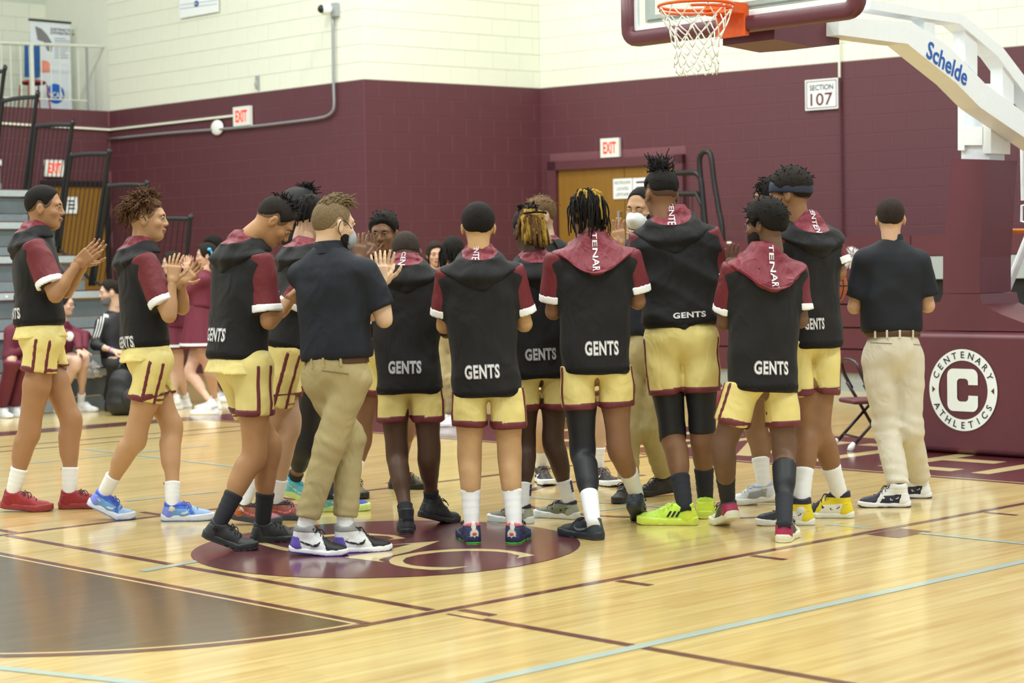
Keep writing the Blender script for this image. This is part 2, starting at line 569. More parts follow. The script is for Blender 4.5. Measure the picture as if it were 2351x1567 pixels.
# left recess under the balcony, with a doorway
xZA = nrm((cA-cZ)*np.array([1, 1, 0])); nZA = -np.cross(UP, xZA)
zl, ztop = uv_wall(98, 424, cZ, xZA, nZA)
zr, _ = uv_wall(242, 424, cZ, xZA, nZA)
block_wall('wall_left', cZ, cA, 1.2, HB, holes=[(zl, zr, -1, ztop)])
# balcony floor and the cream wall behind it
BYD = 1.9
mb = MB(); mb.obox((cZ+cA)/2*np.array([1, 1, 0])-nZA*(BYD/2+.25)+UP*(HB-.1), xZA*(np.linalg.norm((cA-cZ)[:2])/2), nZA*BYD/2, UP*.09)
mb.build('trim_1', m_maroon, kind='structure')
bz0 = cZ-nZA*BYD; bz1 = cA-nZA*BYD+xZA*.35
block_wall('wall_balcony', bz0, bz1, HB, ZT, low=HB-.2)
mb = MB(); mb.obox(cA*np.array([1, 1, 0])-nZA*(BYD/2+.0)+np.array([.12, 0, 0])+UP*(HB+ZT)/2, np.array([.1, 0, 0]), nZA*BYD/2, UP*(ZT-HB)/2)
mb.build('wall_balcony_side', m_cream, kind='structure')

# ---- court markings: thin painted layers on the floor
ZL = [0.0010]
def paint(name, polys, m, z=None, smooth=False):
    z = ZL[0] if z is None else z
    mb = MB()
    for P in polys:
        mb.add([(p[0], p[1], z) for p in P], [tuple(range(len(P)))])
    # make all faces look up
    F = []
    V = np.array(mb.V)
    for f in mb.F:
        a = sum(V[f[k]][0]*V[f[(k+1) % len(f)]][1]-V[f[(k+1) % len(f)]][0]*V[f[k]][1] for k in range(len(f)))
        F.append(f if a > 0 else f[::-1])
    return solo(name, V, F, m, parent=floor)
def rect(x0, x1, y0, y1): return [(x0, y0), (x1, y0), (x1, y1), (x0, y1)]
def strip(pts, w):
    P = np.asarray(pts, float)[:, :2]; out = []
    T = np.zeros_like(P); T[1:-1] = P[2:]-P[:-2]; T[0] = P[1]-P[0]; T[-1] = P[-1]-P[-2]
    T /= np.linalg.norm(T, axis=1)[:, None]; N = np.stack([-T[:, 1], T[:, 0]], 1)
    A = P+N*w/2; B = P-N*w/2
    for i in range(len(P)-1): out.append([A[i], A[i+1], B[i+1], B[i]])
    return out
def arc(c, r, a0, a1, n=40):
    a = np.radians(np.linspace(a0, a1, n)); return np.stack([c[0]+r*np.cos(a), c[1]+r*np.sin(a)], 1)
ft = .3048
XF = -19*ft; YC = 1.829
paint('lane_line', [rect(XF-.03, -.03, -.005, .046)], f_maroon)
paint('lane_line', [rect(XF-.03, -.03, 3.612, 3.663)], f_maroon)
paint('free_throw_line', [rect(XF, XF+.05, .04, 3.61)], f_maroon)
paint('stained_half_circle', [np.vstack([arc((XF-.02, YC), 1.76, 90, 270, 60)])], f_stain)
paint('circle_line', strip(arc((XF, YC), 1.805, 90, 270, 60), .052), f_maroon, .0016)
paint('circle_gap_line', strip(arc((XF, YC), 1.762, 91, 269, 60), .022)+[rect(XF-.022, XF-.002, .07, 3.59)], f_nat, .0016)
for yy, s in ((-.02, -1), (3.678, 1)):
    for d in (11, 14+2/12, 17+4/12):
        paint('lane_mark', [rect(-d*ft-.05, -d*ft, *sorted((yy, yy+s*.203)))], f_maroon)
    paint('lane_block', [rect(-8*ft, -7*ft, *sorted((yy, yy+s*.203)))], f_maroon)
    paint('lane_mark', [rect(-4.35*ft, -4.2*ft, *sorted((yy, yy+s*.203)))], f_maroon)
xl = -17.62*ft
paint('cross_line', [rect(xl-.05, xl, .065, 3.59)], f_maroon)
paint('cross_line', [rect(xl-.05, xl, -6.0, -.25), rect(xl-.05, xl-.03, -.25, -.05)], f_maroon)
paint('cross_line', [rect(xl-.05, xl, 3.9, 8.6)], f_maroon)
# baseline band with the school name left in natural wood
XB1 = 2.05
paint('baseline_band', [rect(.0, XB1, -7.0, 9.55)], f_maroon)
paint('baseline_gap_line', [rect(.05, .075, -7.0, 9.55)], f_nat, .0016)
V, F = text2d('CENTENARY', .0)
Vt = np.zeros((len(V), 3)); Vt[:, 0] = 1.02+V[:, 1]*1.35/np.ptp(V[:, 1]); Vt[:, 1] = 1.55-V[:, 0]*8.6/np.ptp(V[:, 0]); Vt[:, 2] = .0016
solo('baseline_lettering', Vt, F, f_nat, parent=floor)
paint('sideline_band', [rect(-14, 2.05, 9.55, 9.95)], f_maroon, .0013)
for yv in (8.15, 8.55): paint('far_line', [rect(-14, 0, yv, yv+.04)], mat('court_dark', (70, 52, 44), .35, coat=.8), .0013)
# pale blue second-sport lines
def px_strip(name, pts, w, m, z=.0019):
    P = [gr(*q) for q in pts]
    return paint(name, strip(P, w), m, z)
px_strip('blue_line', [(1060, 1574), (1700, 1432), (2360, 1286)], .062, f_blue)
px_strip('blue_line', [(-10, 1532), (340, 1570)], .055, f_blue)
px_strip('blue_line', [(325, 1311), (500, 1279), (700, 1243)], .06, f_blue)
px_strip('blue_line', [(1900, 1203), (2000, 1212)], .05, f_blue, .0008)
px_strip('blue_line', [(2112, 1223), (2360, 1249)], .05, f_blue)
px_strip('blue_line', [(1210, 1141), (1480, 1160), (1640, 1176)], .05, f_blue)
px_strip('blue_line', [(1060, 1208), (1440, 1164)], .05, f_blue)
px_strip('blue_line', [(60, 1064), (480, 1022)], .05, f_blue)
px_strip('blue_line', [(190, 1030), (480, 1064), (700, 1092)], .05, f_blue)
px_strip('blue_line', [(290, 1150), (500, 1128)], .05, f_blue)
px_strip('arc_line', [(1204, 1160), (1290, 1178), (1420, 1186), (1640, 1190), (1900, 1183)], .05, f_maroon)
px_strip('arc_line', [(1204, 1130), (1240, 1118), (1330, 1104), (1480, 1090)], .05, f_maroon)
# round emblem in the lane
ec = gr(905, 1255); e0 = gr(556, 1226); e1 = gr(1260, 1286)
er = np.linalg.norm((e1-e0)[:2])/2; ec = (e0+e1)/2
emb = paint('lane_emblem', [arc(ec, er, 0, 360, 73)[:-1]], f_maroon, .0022)
def px_poly(name, pts, m, z=.0028):
    P = np.array([gr(*q) for q in pts])
    bm = bmesh.new()
    vs = [bm.verts.new((p[0], p[1], z)) for p in P]
    f = bm.faces.new(vs); bmesh.ops.triangulate(bm, faces=[f]); bm.verts.index_update()
    V = [v.co[:] for v in bm.verts]; F = []
    for f in bm.faces:
        q = [v.index for v in f.verts]
        F.append(q if f.normal.z > 0 else q[::-1])
    bm.free()
    return solo(name, np.array(V), F, m, parent=emb)
def resamp(P, n):
    P = np.asarray(P, float); d = np.r_[0, np.cumsum(np.linalg.norm(np.diff(P, axis=0), axis=1))]
    return np.stack([np.interp(np.linspace(0, d[-1], n), d, P[:, k]) for k in range(P.shape[1])], 1)
def ruled(A, B, n=48):
    A = resamp(A, n); B = resamp(B, n)
    return np.vstack([A, B]), [(k, k+1, n+k+1, n+k) for k in range(n-1)]
_o = [(1228, 1275), (1195, 1268), (1150, 1262), (1100, 1260), (1040, 1261), (985, 1265), (940, 1271), (905, 1278), (893, 1286), (895, 1293), (910, 1299), (945, 1305), (990, 1309), (1030, 1308), (1074, 1301)]
_i = [(1186, 1282), (1193, 1276), (1165, 1269), (1130, 1266), (1070, 1265), (1010, 1268), (960, 1274), (932, 1281), (924, 1288), (930, 1294), (950, 1299), (985, 1302), (1030, 1303), (1072, 1300.5)]
V, F = ruled([gr(*q)[:2] for q in _o], [gr(*q)[:2] for q in _i])
V = np.c_[V, np.full(len(V), .0028)]
if np.cross(V[F[0][1]]-V[F[0][0]], V[F[0][2]]-V[F[0][0]])[2] < 0: F = [f[::-1] for f in F]
solo('emblem_letter', V, F, f_nat, parent=emb)
px_poly('emblem_scroll', [(1010, 1242), (960, 1246), (880, 1252), (945, 1249), (905, 1259), (860, 1268), (790, 1280), (883, 1291), (870, 1287), (872, 1284), (900, 1276), (940, 1267), (985, 1251)], f_nat)
px_poly('emblem_scroll', [(600, 1236), (640, 1240), (700, 1231), (780, 1226), (850, 1225), (905, 1229), (932, 1236), (890, 1240), (905, 1236), (890, 1231), (850, 1229), (780, 1230), (700, 1237), (650, 1246)], f_nat)
px_poly('emblem_scroll', [(560, 1240), (640, 1262), (700, 1272), (690, 1265), (640, 1254), (590, 1241)], f_nat)

# ================================================================ LAMPS (high bays under the ceiling, one row added for the left wall)
m_lampglow = mat('lamp_lens', (255, 255, 246), .5, .0, emit=6.0)
m_lampcase = mat('lamp_case', (180, 182, 184), .5)
for i, (lx, ly) in enumerate(LAMPS):
    t = thing('high_bay_lamp', 'unseen rectangular high bay lamp hanging under the gym ceiling', 'lamp', (lx, ly, 8.5), 'high bay lamps')
    MB().box((lx-.62, ly-.32, 8.5), (lx+.62, ly+.32, 8.6)).build('lamp_case', m_lampcase, t)
    MB().box((lx-.56, ly-.27, 8.485), (lx+.56, ly+.27, 8.499)).build('lamp_lens', m_lampglow, t)
    MB().tube([(lx, ly, 8.6), (lx, ly, 9.0)], .012, 6).build('hanger', m_lampcase, t)
    la = bpy.data.lights.new('lamp_light', 'AREA'); la.shape = 'RECTANGLE'; la.size = 1.3; la.size_y = .8
    la.energy = LAMP_W; la.color = (.94, 1.0, .97)
    lo = bpy.data.objects.new('lamp_light', la); COL.objects.link(lo); lo.parent = t; lo.location = (0, 0, -.03)

# ================================================================ DOORS, SIGNS, FITTINGS
def wall_basis(p0, x): return nrm(x), UP
# --- double door, right wall
def P_on(u, z, p0, x, n, off=0.0): return np.array([p0[0], p0[1], 0])+x*u+UP*z+n*off
t = thing('door_1', None, None, P_on((dl+dr)/2, 0, cC, xCD, nCD)); t['kind'] = 'structure'
mb = MB()
for a, b in ((fl, dl), (dr, fr)):
    mb.obox(P_on((a+b)/2, ftop/2, cC, xCD, nCD, .02), xCD*(b-a)/2, nCD*.06, UP*ftop/2)
mb.obox(P_on((fl+fr)/2, (ftop+dtop)/2, cC, xCD, nCD, .02), xCD*(fr-fl)/2, nCD*.06, UP*(ftop-dtop)/2)
mb.build('door_frame', m_maroon, t)
dm, _ = uv_wall(1437, 480, cC, xCD, nCD)
for k, (a, b) in enumerate(((dl, dm), (dm, dr))):
    lf = MB().obox(P_on((a+b)/2, dtop/2, cC, xCD, nCD, .0), xCD*((b-a)/2-.005), nCD*.02, UP*dtop/2).build('door_leaf', m_door, t)
    u = b-.07 if k == 0 else a+.07
    MB().tube([P_on(u, 1.75, cC, xCD, nCD, .02), P_on(u, 1.75, cC, xCD, nCD, .07), P_on(u, 2.12, cC, xCD, nCD, .07), P_on(u, 2.12, cC, xCD, nCD, .02)], .014, 6).build('pull_handle', m_grey, lf)
def sign_on(name, label, cat, corners, p0, x, n, m, off=.03, thick=.01, wlines=(), group=None):
    (ax, ay), (bx, by) = corners
    u0, z1 = uv_wall(ax, ay, p0, x, n); u1, z0 = uv_wall(bx, by, p0, x, n)
    t = MB().obox(P_on((u0+u1)/2, (z0+z1)/2, p0, x, n, off+thick/2), x*(u1-u0)/2, n*thick/2, UP*(z1-z0)/2).build(name, m, None, label=label, cat=cat, group=group)
    for s, cu, cv, w, h, mm, bold in wlines:
        V, F = flat_text(s, P_on(u0+(u1-u0)*cu, z1-(z1-z0)*cv, p0, x, n, off+thick), x, UP, (u1-u0)*w, (z1-z0)*h, .002, bold)
        part('lettering', V, F, mm, t, smooth=False)
    return t, (u0, u1, z0, z1)
nCDo = nCD
sign_on('paper_notice', 'white paper notice about restrooms taped to the oak double door', 'notice', ((1411, 411), (1455, 455)), cC, xCD, nCDo, m_paper, .03, .004,
        [('RESTROOMS', .5, .2, .84, .16, m_ink, 0), ('LOCATED', .5, .5, .62, .16, m_ink, 0), ('UPSTAIRS', .5, .79, .74, .16, m_ink, 0)])
_t, _q = sign_on('paper_notice', 'second paper sheet on the oak door, half hidden behind the masked man', 'notice', ((1456, 409), (1500, 452)), cC, xCD, nCDo, m_paper, .03, .004,
        ())
for v_ in (.22, .5):   # print too blurred to read
    MB().obox(P_on((_q[0]+_q[1])/2, _q[3]-(_q[3]-_q[2])*v_, cC, xCD, nCDo, .0355), xCD*(_q[1]-_q[0])*.32, nCDo*.001, UP*.012).build('print_line', m_ink, _t)
def exit_sign(corners, p0, x, n, label, proud=.05):
    t, (u0, u1, z0, z1) = sign_on('exit_sign', label, 'exit sign', corners, p0, x, n, m_signw, .02, proud, [('EXIT', .5, .5, .70, .62, m_exit, .03)], 'lit exit signs')
    return t
exit_sign(((1385, 319), (1428, 360)), cC, xCD, nCDo, 'lit exit sign over the oak double door')
exit_sign(((544, 247), (583, 287)), cA, xAB, nAB, 'lit exit sign above the round white disc on the maroon wall')
exit_sign(((99, 367), (142, 406)), cZ, xZA, nZA, 'lit exit sign seen through the black bleacher railing')
t, (u0, u1, z0, z1) = sign_on('section_sign', 'white section 107 sign on the maroon wall', 'sign', ((1852, 185), (1928, 249)), cC, xCD, nCDo, m_paper, .03, .012,
        [('SECTION', .5, .27, .72, .19, m_ink, .02), ('107', .5, .66, .68, .42, mat('sign_maroon', (92, 20, 34), .6), .012)])
mbb = MB(); bw = .010; mg = .018
for (a, b, c, d) in ((u0+mg, u1-mg, z1-mg-bw, z1-mg), (u0+mg, u1-mg, z0+mg, z0+mg+bw), (u0+mg, u0+mg+bw, z0+mg, z1-mg), (u1-mg-bw, u1-mg, z0+mg, z1-mg)):
    mbb.obox(P_on((a+b)/2, (c+d)/2, cC, xCD, nCDo, .0435), xCD*(b-a)/2, nCDo*.001, UP*(d-c)/2)
mbb.build('border', mat('sign_maroon', (92, 20, 34), .6), t)
# conduit on right wall
q0 = on_wall(1930, 60, cC, nCD)+nCD*.04; q1 = on_wall(1931, 178, cC, nCD)+nCD*.04
MB().tube([q0, q1], .016, 6).build('conduit_upper', m_cream, label='thin cream conduit on the wall above the section sign', cat='conduit')
q1 = on_wall(1931, 180, cC, nCD)+nCD*.04; q2 = on_wall(1936, 560, cC, nCD)+nCD*.04
MB().tube([q1, q2], .016, 6).build('conduit_lower', m_maroon, label='maroon painted conduit running down beside the section sign', cat='conduit')
# --- camera dome + conduit, back wall
def pw(px, py, off=.03): return on_wall(px, py, cA, nAB)+nAB*off
P = [pw(x, y, .05) for x, y in ((771, 40), (772, 120), (773, 200), (774, 240), (770, 256), (758, 266), (740, 271), (700, 277), (560, 293), (400, 305), (257, 319))]
MB().tube(spline(P, 44), .019, 8).build('conduit', mat('galvanised_pipe', (150, 152, 158), .4, metal=.4), label='grey conduit bending down from the white dome camera', cat='conduit', smooth=True)
P = [pw(546, 265, .03), pw(400, 282, .03), pw(254, 298, .03)]
MB().bar(P[0], P[2], .03, .03).build('cable_channel', m_cream, label='cream cable channel leading left from the exit sign', cat='cable channel')
q0 = on_wall(-20, 282, cZ, nZA)+nZA*.03; q1 = on_wall(252, 298, cZ, nZA)+nZA*.03
MB().bar(q0, q1, .03, .03).build('cable_channel', m_cream, label='cream cable channel on the recess wall behind the black railing', cat='cable channel')
def uvs(c, r, ax=None, nu=16, nv=10, z0=-1, z1=1):
    A = np.eye(3) if ax is None else np.asarray(ax); V = []; F = []
    for i in range(nv+1):
        ph = math.asin(max(-1, min(1, z0+(z1-z0)*i/nv))) if False else (-math.pi/2+math.pi*i/nv)
        for k in range(nu):
            th = 2*math.pi*k/nu
            p = np.array([math.cos(ph)*math.cos(th)*r[0], math.cos(ph)*math.sin(th)*r[1], math.sin(ph)*r[2]])
            V.append(np.asarray(c)+p@A)
    for i in range(nv):
        for k in range(nu):
            F.append((i*nu+k, i*nu+(k+1) % nu, (i+1)*nu+(k+1) % nu, (i+1)*nu+k))
    return np.array(V), F
ax_w = np.array([xAB, nAB, UP])
c = pw(765, 23, .12)
t = thing('dome_camera', 'white dome security camera high on the cream wall', 'security camera', pw(772, 23, 0))
MB().add(*uvs(c, (.085, .085, .075))).build('housing', m_white, t, smooth=True)
MB().add(*uvs(c-RT*.05-VF*.035, (.055, .055, .055))).build('lens_dome', m_black, t, smooth=True)
MB().obox(pw(775, 23, .02), xAB*.05, nAB*.05, UP*.085).build('bracket', m_grey, t)
c = pw(504, 293, .04)
MB().add(*uvs(c, (.14, .035, .105), ax_w)).build('wall_disc', m_white, label='round white plastic disc mounted on the maroon wall', cat='disc', smooth=True)
c = pw(595, 190, .03)
MB().obox(c, xAB*.02, nAB*.02, UP*.09).add(*uvs(c+nAB*.02-UP*.02, (.03, .02, .05))).build('wall_bracket', m_grey, label='small grey bracket screwed to the cream wall', cat='bracket')
t, (u0, u1, z0, z1) = sign_on('sponsor_banner', 'white banner corner with a blue oval at the top of the cream wall', 'banner', ((414, -70), (507, 27)), cA, xAB, nAB, m_paper, .03, .006, ())
oc = pw(456, 9, .04)
e = MB().add(*uvs(oc, (.055, .004, .045), ax_w)).build('blue_oval', mat('logo_blue', (40, 70, 150), .5), t, smooth=True)
V, F = flat_text('SCAC', oc+nAB*.006, xAB, UP, .075, .035, .002, .01); part('lettering', V, F, m_paper, e, smooth=False)
for py in (6.5, 15):
    MB().bar(pw(418, py+6, .037), pw(504, py-6, .037), .004, .006).build('ruled_line', mat('rule_blue', (120, 140, 190), .6), t)
# --- recess door at the left
t = thing('door_2', None, None, P_on((zl+zr)/2, 0, cZ, xZA, nZA)); t['kind'] = 'structure'
MB().obox(P_on((zl+zr)/2, ztop/2, cZ, xZA, nZA, .0), xZA*(zr-zl)/2, nZA*.02, UP*ztop/2).build('door_leaf', m_door, t)
mb = MB()
for u in (zl, zr): mb.obox(P_on(u, ztop/2, cZ, xZA, nZA, .02), xZA*.04, nZA*.03, UP*ztop/2)
mb.obox(P_on((zl+zr)/2, ztop+.02, cZ, xZA, nZA, .02), xZA*((zr-zl)/2+.04), nZA*.03, UP*.04)
mb.build('door_frame', m_black, t)
_t, _q = sign_on('paper_notice', 'white paper sheet on the brown door behind the black railing', 'notice', ((146, 452), (175, 490)), cZ, xZA, nZA, m_paper, .04, .004,
        ())
for v_ in (.25, .48, .7):
    MB().obox(P_on((_q[0]+_q[1])/2, _q[3]-(_q[3]-_q[2])*v_, cZ, xZA, nZA, .0455), xZA*(_q[1]-_q[0])*.28, nZA*.001, UP*.012).build('print_line', m_ink, _t)
# --- balcony railing, banner stand, chair
m_rail = mat('rail_paint', (208, 214, 206), .5)
rp0 = on_wall(-30, 97, cZ+(-nZA)*.15, nZA); rp1 = on_wall(239, 107, cZ+(-nZA)*.15, nZA)
t = thing('balcony_railing', 'pale painted balcony railing in front of the banner', 'railing', ((rp0+rp1)/2*np.array([1, 1, 0])+UP*HB))
MB().tube([rp0, rp1], .024, 8).build('handrail', m_rail, t)
pw2 = lambda px, py: on_wall(px, py, cZ+(-nZA)*.15, nZA)
MB().bar(pw2(-30, 222), pw2(205, 231), .016).build('bottom_rail', m_rail, t)
for i, px in enumerate((2, 23, 46, 71, 93, 115, 136, 157, 178)):
    thick = .05 if px in (71,) else .014
    a = pw2(px, 98+px*.04); b = pw2(px, 224+px*.04)
    MB().bar(np.array([a[0], a[1], a[2]]), np.array([a[0], a[1], b[2]]), thick).build('baluster', m_rail, t)
a = pw2(199, 106); MB().bar(a, np.array([a[0], a[1], HB-.01]), .03).build('end_post', m_grey, t)
yb = cZ[1]+.75
def oy(px, py): return ony(px, py, yb)
a = oy(69, 45); b = oy(165, 250)
t = thing('banner_stand', 'tall printed banner with a blue round logo standing on the balcony', 'banner', np.array([(a[0]+b[0])/2, yb, HB]))
ww = b[0]-a[0]; zt = a[2]
xs = np.linspace(a[0], b[0], 2)
mb = MB().box((a[0], yb-.004, HB+.02), (b[0], yb+.004, zt)); mb.build('sheet', mat('banner_sheet', (214, 222, 232), .6, .05, 3), t)
MB().box((a[0]-.02, yb-.02, zt-.015), (b[0]+.02, yb+.02, zt+.015)).build('top_rail', m_black, t)
MB().box((a[0]-.02, yb-.06, HB), (b[0]+.02, yb+.06, HB+.03)).build('foot', m_grey, t)
for s_, py_ in (('DISTINCTLY', 69), ('DIVISION III', 77)):
    V, F = flat_text(s_, oy(143, py_)-np.array([0, .008, 0]), (1, 0, 0), UP, .3*ww/.5, .042, .0, .015); part('lettering', V, F, m_ink, t, smooth=False)
oc = oy(127, 215)-np.array([0, .008, 0])
e = MB().add(*uvs(oc, (.15, .004, .15))).build('blue_disc', mat('ncaa_blue', (0, 92, 190), .5), t, smooth=True)
V, F = flat_text('NCAA', oc-np.array([.0, .008, .02]), (1, 0, 0), UP, .26, .09, 0., .02); part('lettering', V, F, m_paper, e, smooth=False)
def disc_poly(pts, m, nm, d=.007):
    P = [oy(*q)-np.array([0, d, 0]) for q in pts]
    MB().prism(P, (0, .003, 0)).build(nm, m, t)
disc_poly([(52, 101), (88, 101), (88, 178), (52, 178)], mat('banner_blue', (22, 84, 150), .6), 'blue_panel', .05)
disc_poly([(92, 140), (100, 138), (110, 141), (116, 150), (117, 166), (92, 167)], mat('banner_coral', (232, 142, 124), .6), 'coral_print')
disc_poly([(80, 60), (95, 66), (108, 80), (120, 100), (118, 120), (108, 116), (100, 96), (86, 92)], mat('banner_grey', (120, 118, 124), .6), 'grey_print')
for k in range(9):
    y0 = 88+k*5.5
    a2 = oy(125, y0); b2 = oy(160 if k % 3 else 150, y0+1)
    MB().bar(a2-np.array([0, .008, 0]), b2-np.array([0, .008, 0]), .004, .012).build('print_line', mat('banner_text', (150, 156, 170), .6), t)
# little stool in front of it
sc = ony(77, 190, cZ[1]+.45)
t = thing('stool', 'red padded folding stool on the balcony behind the railing', 'stool', np.array([sc[0], sc[1], HB]))
m_red = mat('stool_red', (150, 44, 32), .45); m_dred = mat('stool_dark', (78, 26, 28), .5)
Fd = Fld(sc-np.array([.2, .2, .06]), sc+np.array([.2, .2, .06]), .012)
Fd.add(ell(sc, (.19, .17, .045)), 0)
V, Q = Fd.mesh(); part('seat', V, Q, [m_red, m_dred], t, idx=(V[Q].mean(1)[:, 2] < sc[2]-.005).astype(int))
for sx in (-1, 1):
    for sy in (-1, 1):
        MB().tube([sc+np.array([sx*.15, sy*.12, -.03]), np.array([sc[0]+sx*.18, sc[1]+sy*.15, HB])], .012, 6).build('leg', m_red, t)

# ================================================================ LEFT BLEACHERS (rows along X, stepping up away from the court)
Y0, XE = 11.62, 1.17
RISE, RUN, Z1 = .402, .62, .43
nrow = 7
t = thing('bleachers', 'open grey bleacher rows with maroon edges along the far side', 'bleachers', (-1.5, Y0, 0))
for i in range(nrow):
    yf = Y0+RUN*i; zs = Z1+RISE*i; xe = XE
    MB().box((-5.2, yf, zs-.035), (xe, yf+.26, zs)).build('seat_plank', m_alu, t)
    MB().box((-5.2, yf-.012, zs-.07), (xe, yf, zs+.004)).build('plank_nosing', mat('plank_nosing', (186, 196, 199), .35, metal=.2), t)
    MB().box((-5.2, yf+.02, zs-.005), (xe, yf+.05, zs+.018)).build('maroon_edge', m_trim, t)
    MB().box((-5.2, yf+.03, zs-RISE+.13), (xe, yf+.05, zs-.09)).build('riser_panel', m_alu_dark, t)
    MB().box((-5.2, yf+.015, max(.0, zs-RISE-.02)), (xe, yf+.04, zs-RISE+.12)).build('kick_panel', mat('kick_panel', (132, 142, 146), .45, metal=.2), t)
    MB().box((-5.2, yf+.05, zs-.05-.02), (xe, yf+RUN+.02, zs-.04)).build('foot_board', m_alu_dark, t) if i > 0 else None
    if i % 1 == 0:
        for xb in (-.2, 1.15):
            MB().tube([(xb, yf-.02, zs-.035), (xb, yf-.008, zs-.035)], .014, 8).build('bolt', m_white, t)
# end truss in view below the first rows
mb = MB()
for yy in (Y0+.1, Y0+.7, Y0+1.3): mb.box((XE-.12, yy, .0), (XE-.06, yy+.06, Z1+RISE*(yy-Y0)/RUN-.1))
mb.box((XE-.12, Y0+.1, .02), (XE-.06, Y0+1.4, .09))
mb.build('end_truss', m_black, t)
# railings at the end of the rows
RAILS = [  # image corners: top-left, top-right, bottom-right, bottom-left
    ((-70, 172), (10, 160), (-30, 470), (-105, 480)),
    ((6, 232), (85, 219), (40, 555), (-20, 470)),
    ((83, 290), (166, 284), (125, 580), (60, 500)),
    ((163, 358), (250, 351), (207, 655), (135, 580)),
    ((249, 428), (337, 423), (300, 700), (215, 655)),
    ((337, 505), (437, 501), (412, 745), (300, 700))]
for i, cs in enumerate(RAILS):
    row = 5-i
    P = [onx(px, py, XE+.02) for px, py in cs]
    tl, tr, br_, bl_ = P
    lab = ['first black barred railing panel at the far left edge above the bleachers', 'second tall black railing panel, in front of the stool', 'third black railing panel, in front of the left exit sign', 'fourth black railing panel, in front of the brown door', 'fifth black railing panel behind the curly haired player', 'lowest black railing panel right of the curly haired player'][i]
    t = thing('bleacher_railing', lab, 'railing', np.array([XE+.02, (tl[1]+tr[1])/2, 0]), 'bleacher end railings')
    rr = .06
    loop = [br_, tr+(br_-tr)*.06, tr+(tl-tr)*.06+(br_-tr)*.01, tl+(tr-tl)*.1, tl+(bl_-tl)*.08, bl_]
    MB().tube(spline(loop, 30), .026, 8).build('frame', m_black, t, smooth=True)
    MB().tube([br_+(tr-br_)*.04, bl_+(tl-bl_)*.04], .02, 6).build('bottom_bar', m_black, t)
    nb = 8
    for k in range(1, nb):
        f = k/nb
        a = tl+(tr-tl)*f; b = bl_+(br_-bl_)*f+(tl-bl_)*.04
        MB().tube([a, b], .0055, 5).build('bar', m_black, t)

# ================================================================ RIGHT BLEACHERS (closed, maroon fronts)
gb0 = gr(1634, 868); gb1 = gr(1975, 900)
gb0 = np.array([gr(1905, 897)[0]+.15, 0, 0]); XR = gr(1905, 897)[0]
YR0 = onx(1640, 800, XR)[1]; YR1 = -2.0
t = thing('closed_bleachers', 'closed bleacher stack with maroon vinyl fronts behind the huddle', 'bleachers', np.array([XR, (YR0+YR1)/2, 0]))
zof = lambda px, py: onx(px, py, XR)[2]
ys = [545, 590, 645, 699, 752, 801, 857]
YSPL = onx(2092, 700, XR)[1]
MB().box((XR+.05, YR1, 0), (XR+1.0, YR0, zof(1905, 895)+.21)).build('plinth', m_alu, t)
for k in range(len(ys)-1):
    z1 = zof(1905, ys[k]); z0 = zof(1905, ys[k+1])
    step = [YR0, YSPL+1.2, YSPL]
    for a, b in zip(step[:-1], step[1:]):
        Fb = MB().box((XR+.03*(6-k)*0+.012*k*0, b+.006, z0+.012), (XR+.9, a-.006, z1-.004))
        Fb.build('front_panel', m_trim, t)
    if k in (0, 2, 3, 4, 5):
        for yy in (YR0-.25, YSPL+1.55, YSPL+.95, YSPL+.3):
            MB().box((XR-.012, yy-.03, z1-.035), (XR+.0, yy+.03, z1-.015)).build('pull_tab', m_white, t)
MB().box((XR+.06, YR1, .1), (XR+.88, YR0, zof(1905, 560))).build('core', m_slot, t)
zt = zof(1905, 545); za = zof(2150, 588); zb = zof(2150, 640); zc = zof(2150, 678); zd = zof(2150, 703)
MB().box((XR, YR1, za+.01), (XR+.9, YSPL-.006, zt-.004)).build('front_panel', m_trim, t)
MB().box((XR-.0, YR1, zb), (XR+.5, YSPL-.01, za)).build('open_seat', m_alu, t)
MB().box((XR+.3, YR1, zd), (XR+.5, YSPL-.01, zc)).build('open_riser', m_alu_dark, t)
MB().box((XR, YR1, zd-.16), (XR+.5, YSPL-.01, zd)).build('open_seat', m_alu, t)
MB().box((XR, YR1, .2), (XR+.5, YSPL-.01, zd-.17)).build('front_panel', m_trim, t)
# stowed rail hoops beside the door
t = thing('stowed_railing', 'tall black hoop railing folded beside the oak door', 'railing', np.array([XR+.7, onx(1625, 600, XR+.7)[1], 0]))
hp = lambda px, py: onx(px, py, XR+.7)
MB().tube(spline([hp(1618, 560)*np.array([1, 1, 0]), hp(1618, 560), hp(1612, 450), hp(1606, 372), hp(1612, 352), hp(1622, 348), hp(1632, 358), hp(1640, 420), hp(1650, 480), hp(1660, 560), hp(1660, 560)*np.array([1, 1, 0])], 40), .032, 8).build('hoop', m_black, t, smooth=True)
MB().tube(spline([hp(1520, 397), hp(1570, 397), hp(1592, 396), hp(1604, 402), hp(1610, 420), hp(1618, 500), hp(1625, 560)], 30), .034, 8).build('rail', m_black, t, smooth=True)
MB().tube([hp(1530, 445), hp(1600, 444), hp(1612, 470)], .034, 8).build('rail', m_black, t)
for k in range(7):
    px = 1535+k*9
    MB().tube([hp(px, 446), hp(px+4, 560)], .006, 5).build('bar', m_black, t)

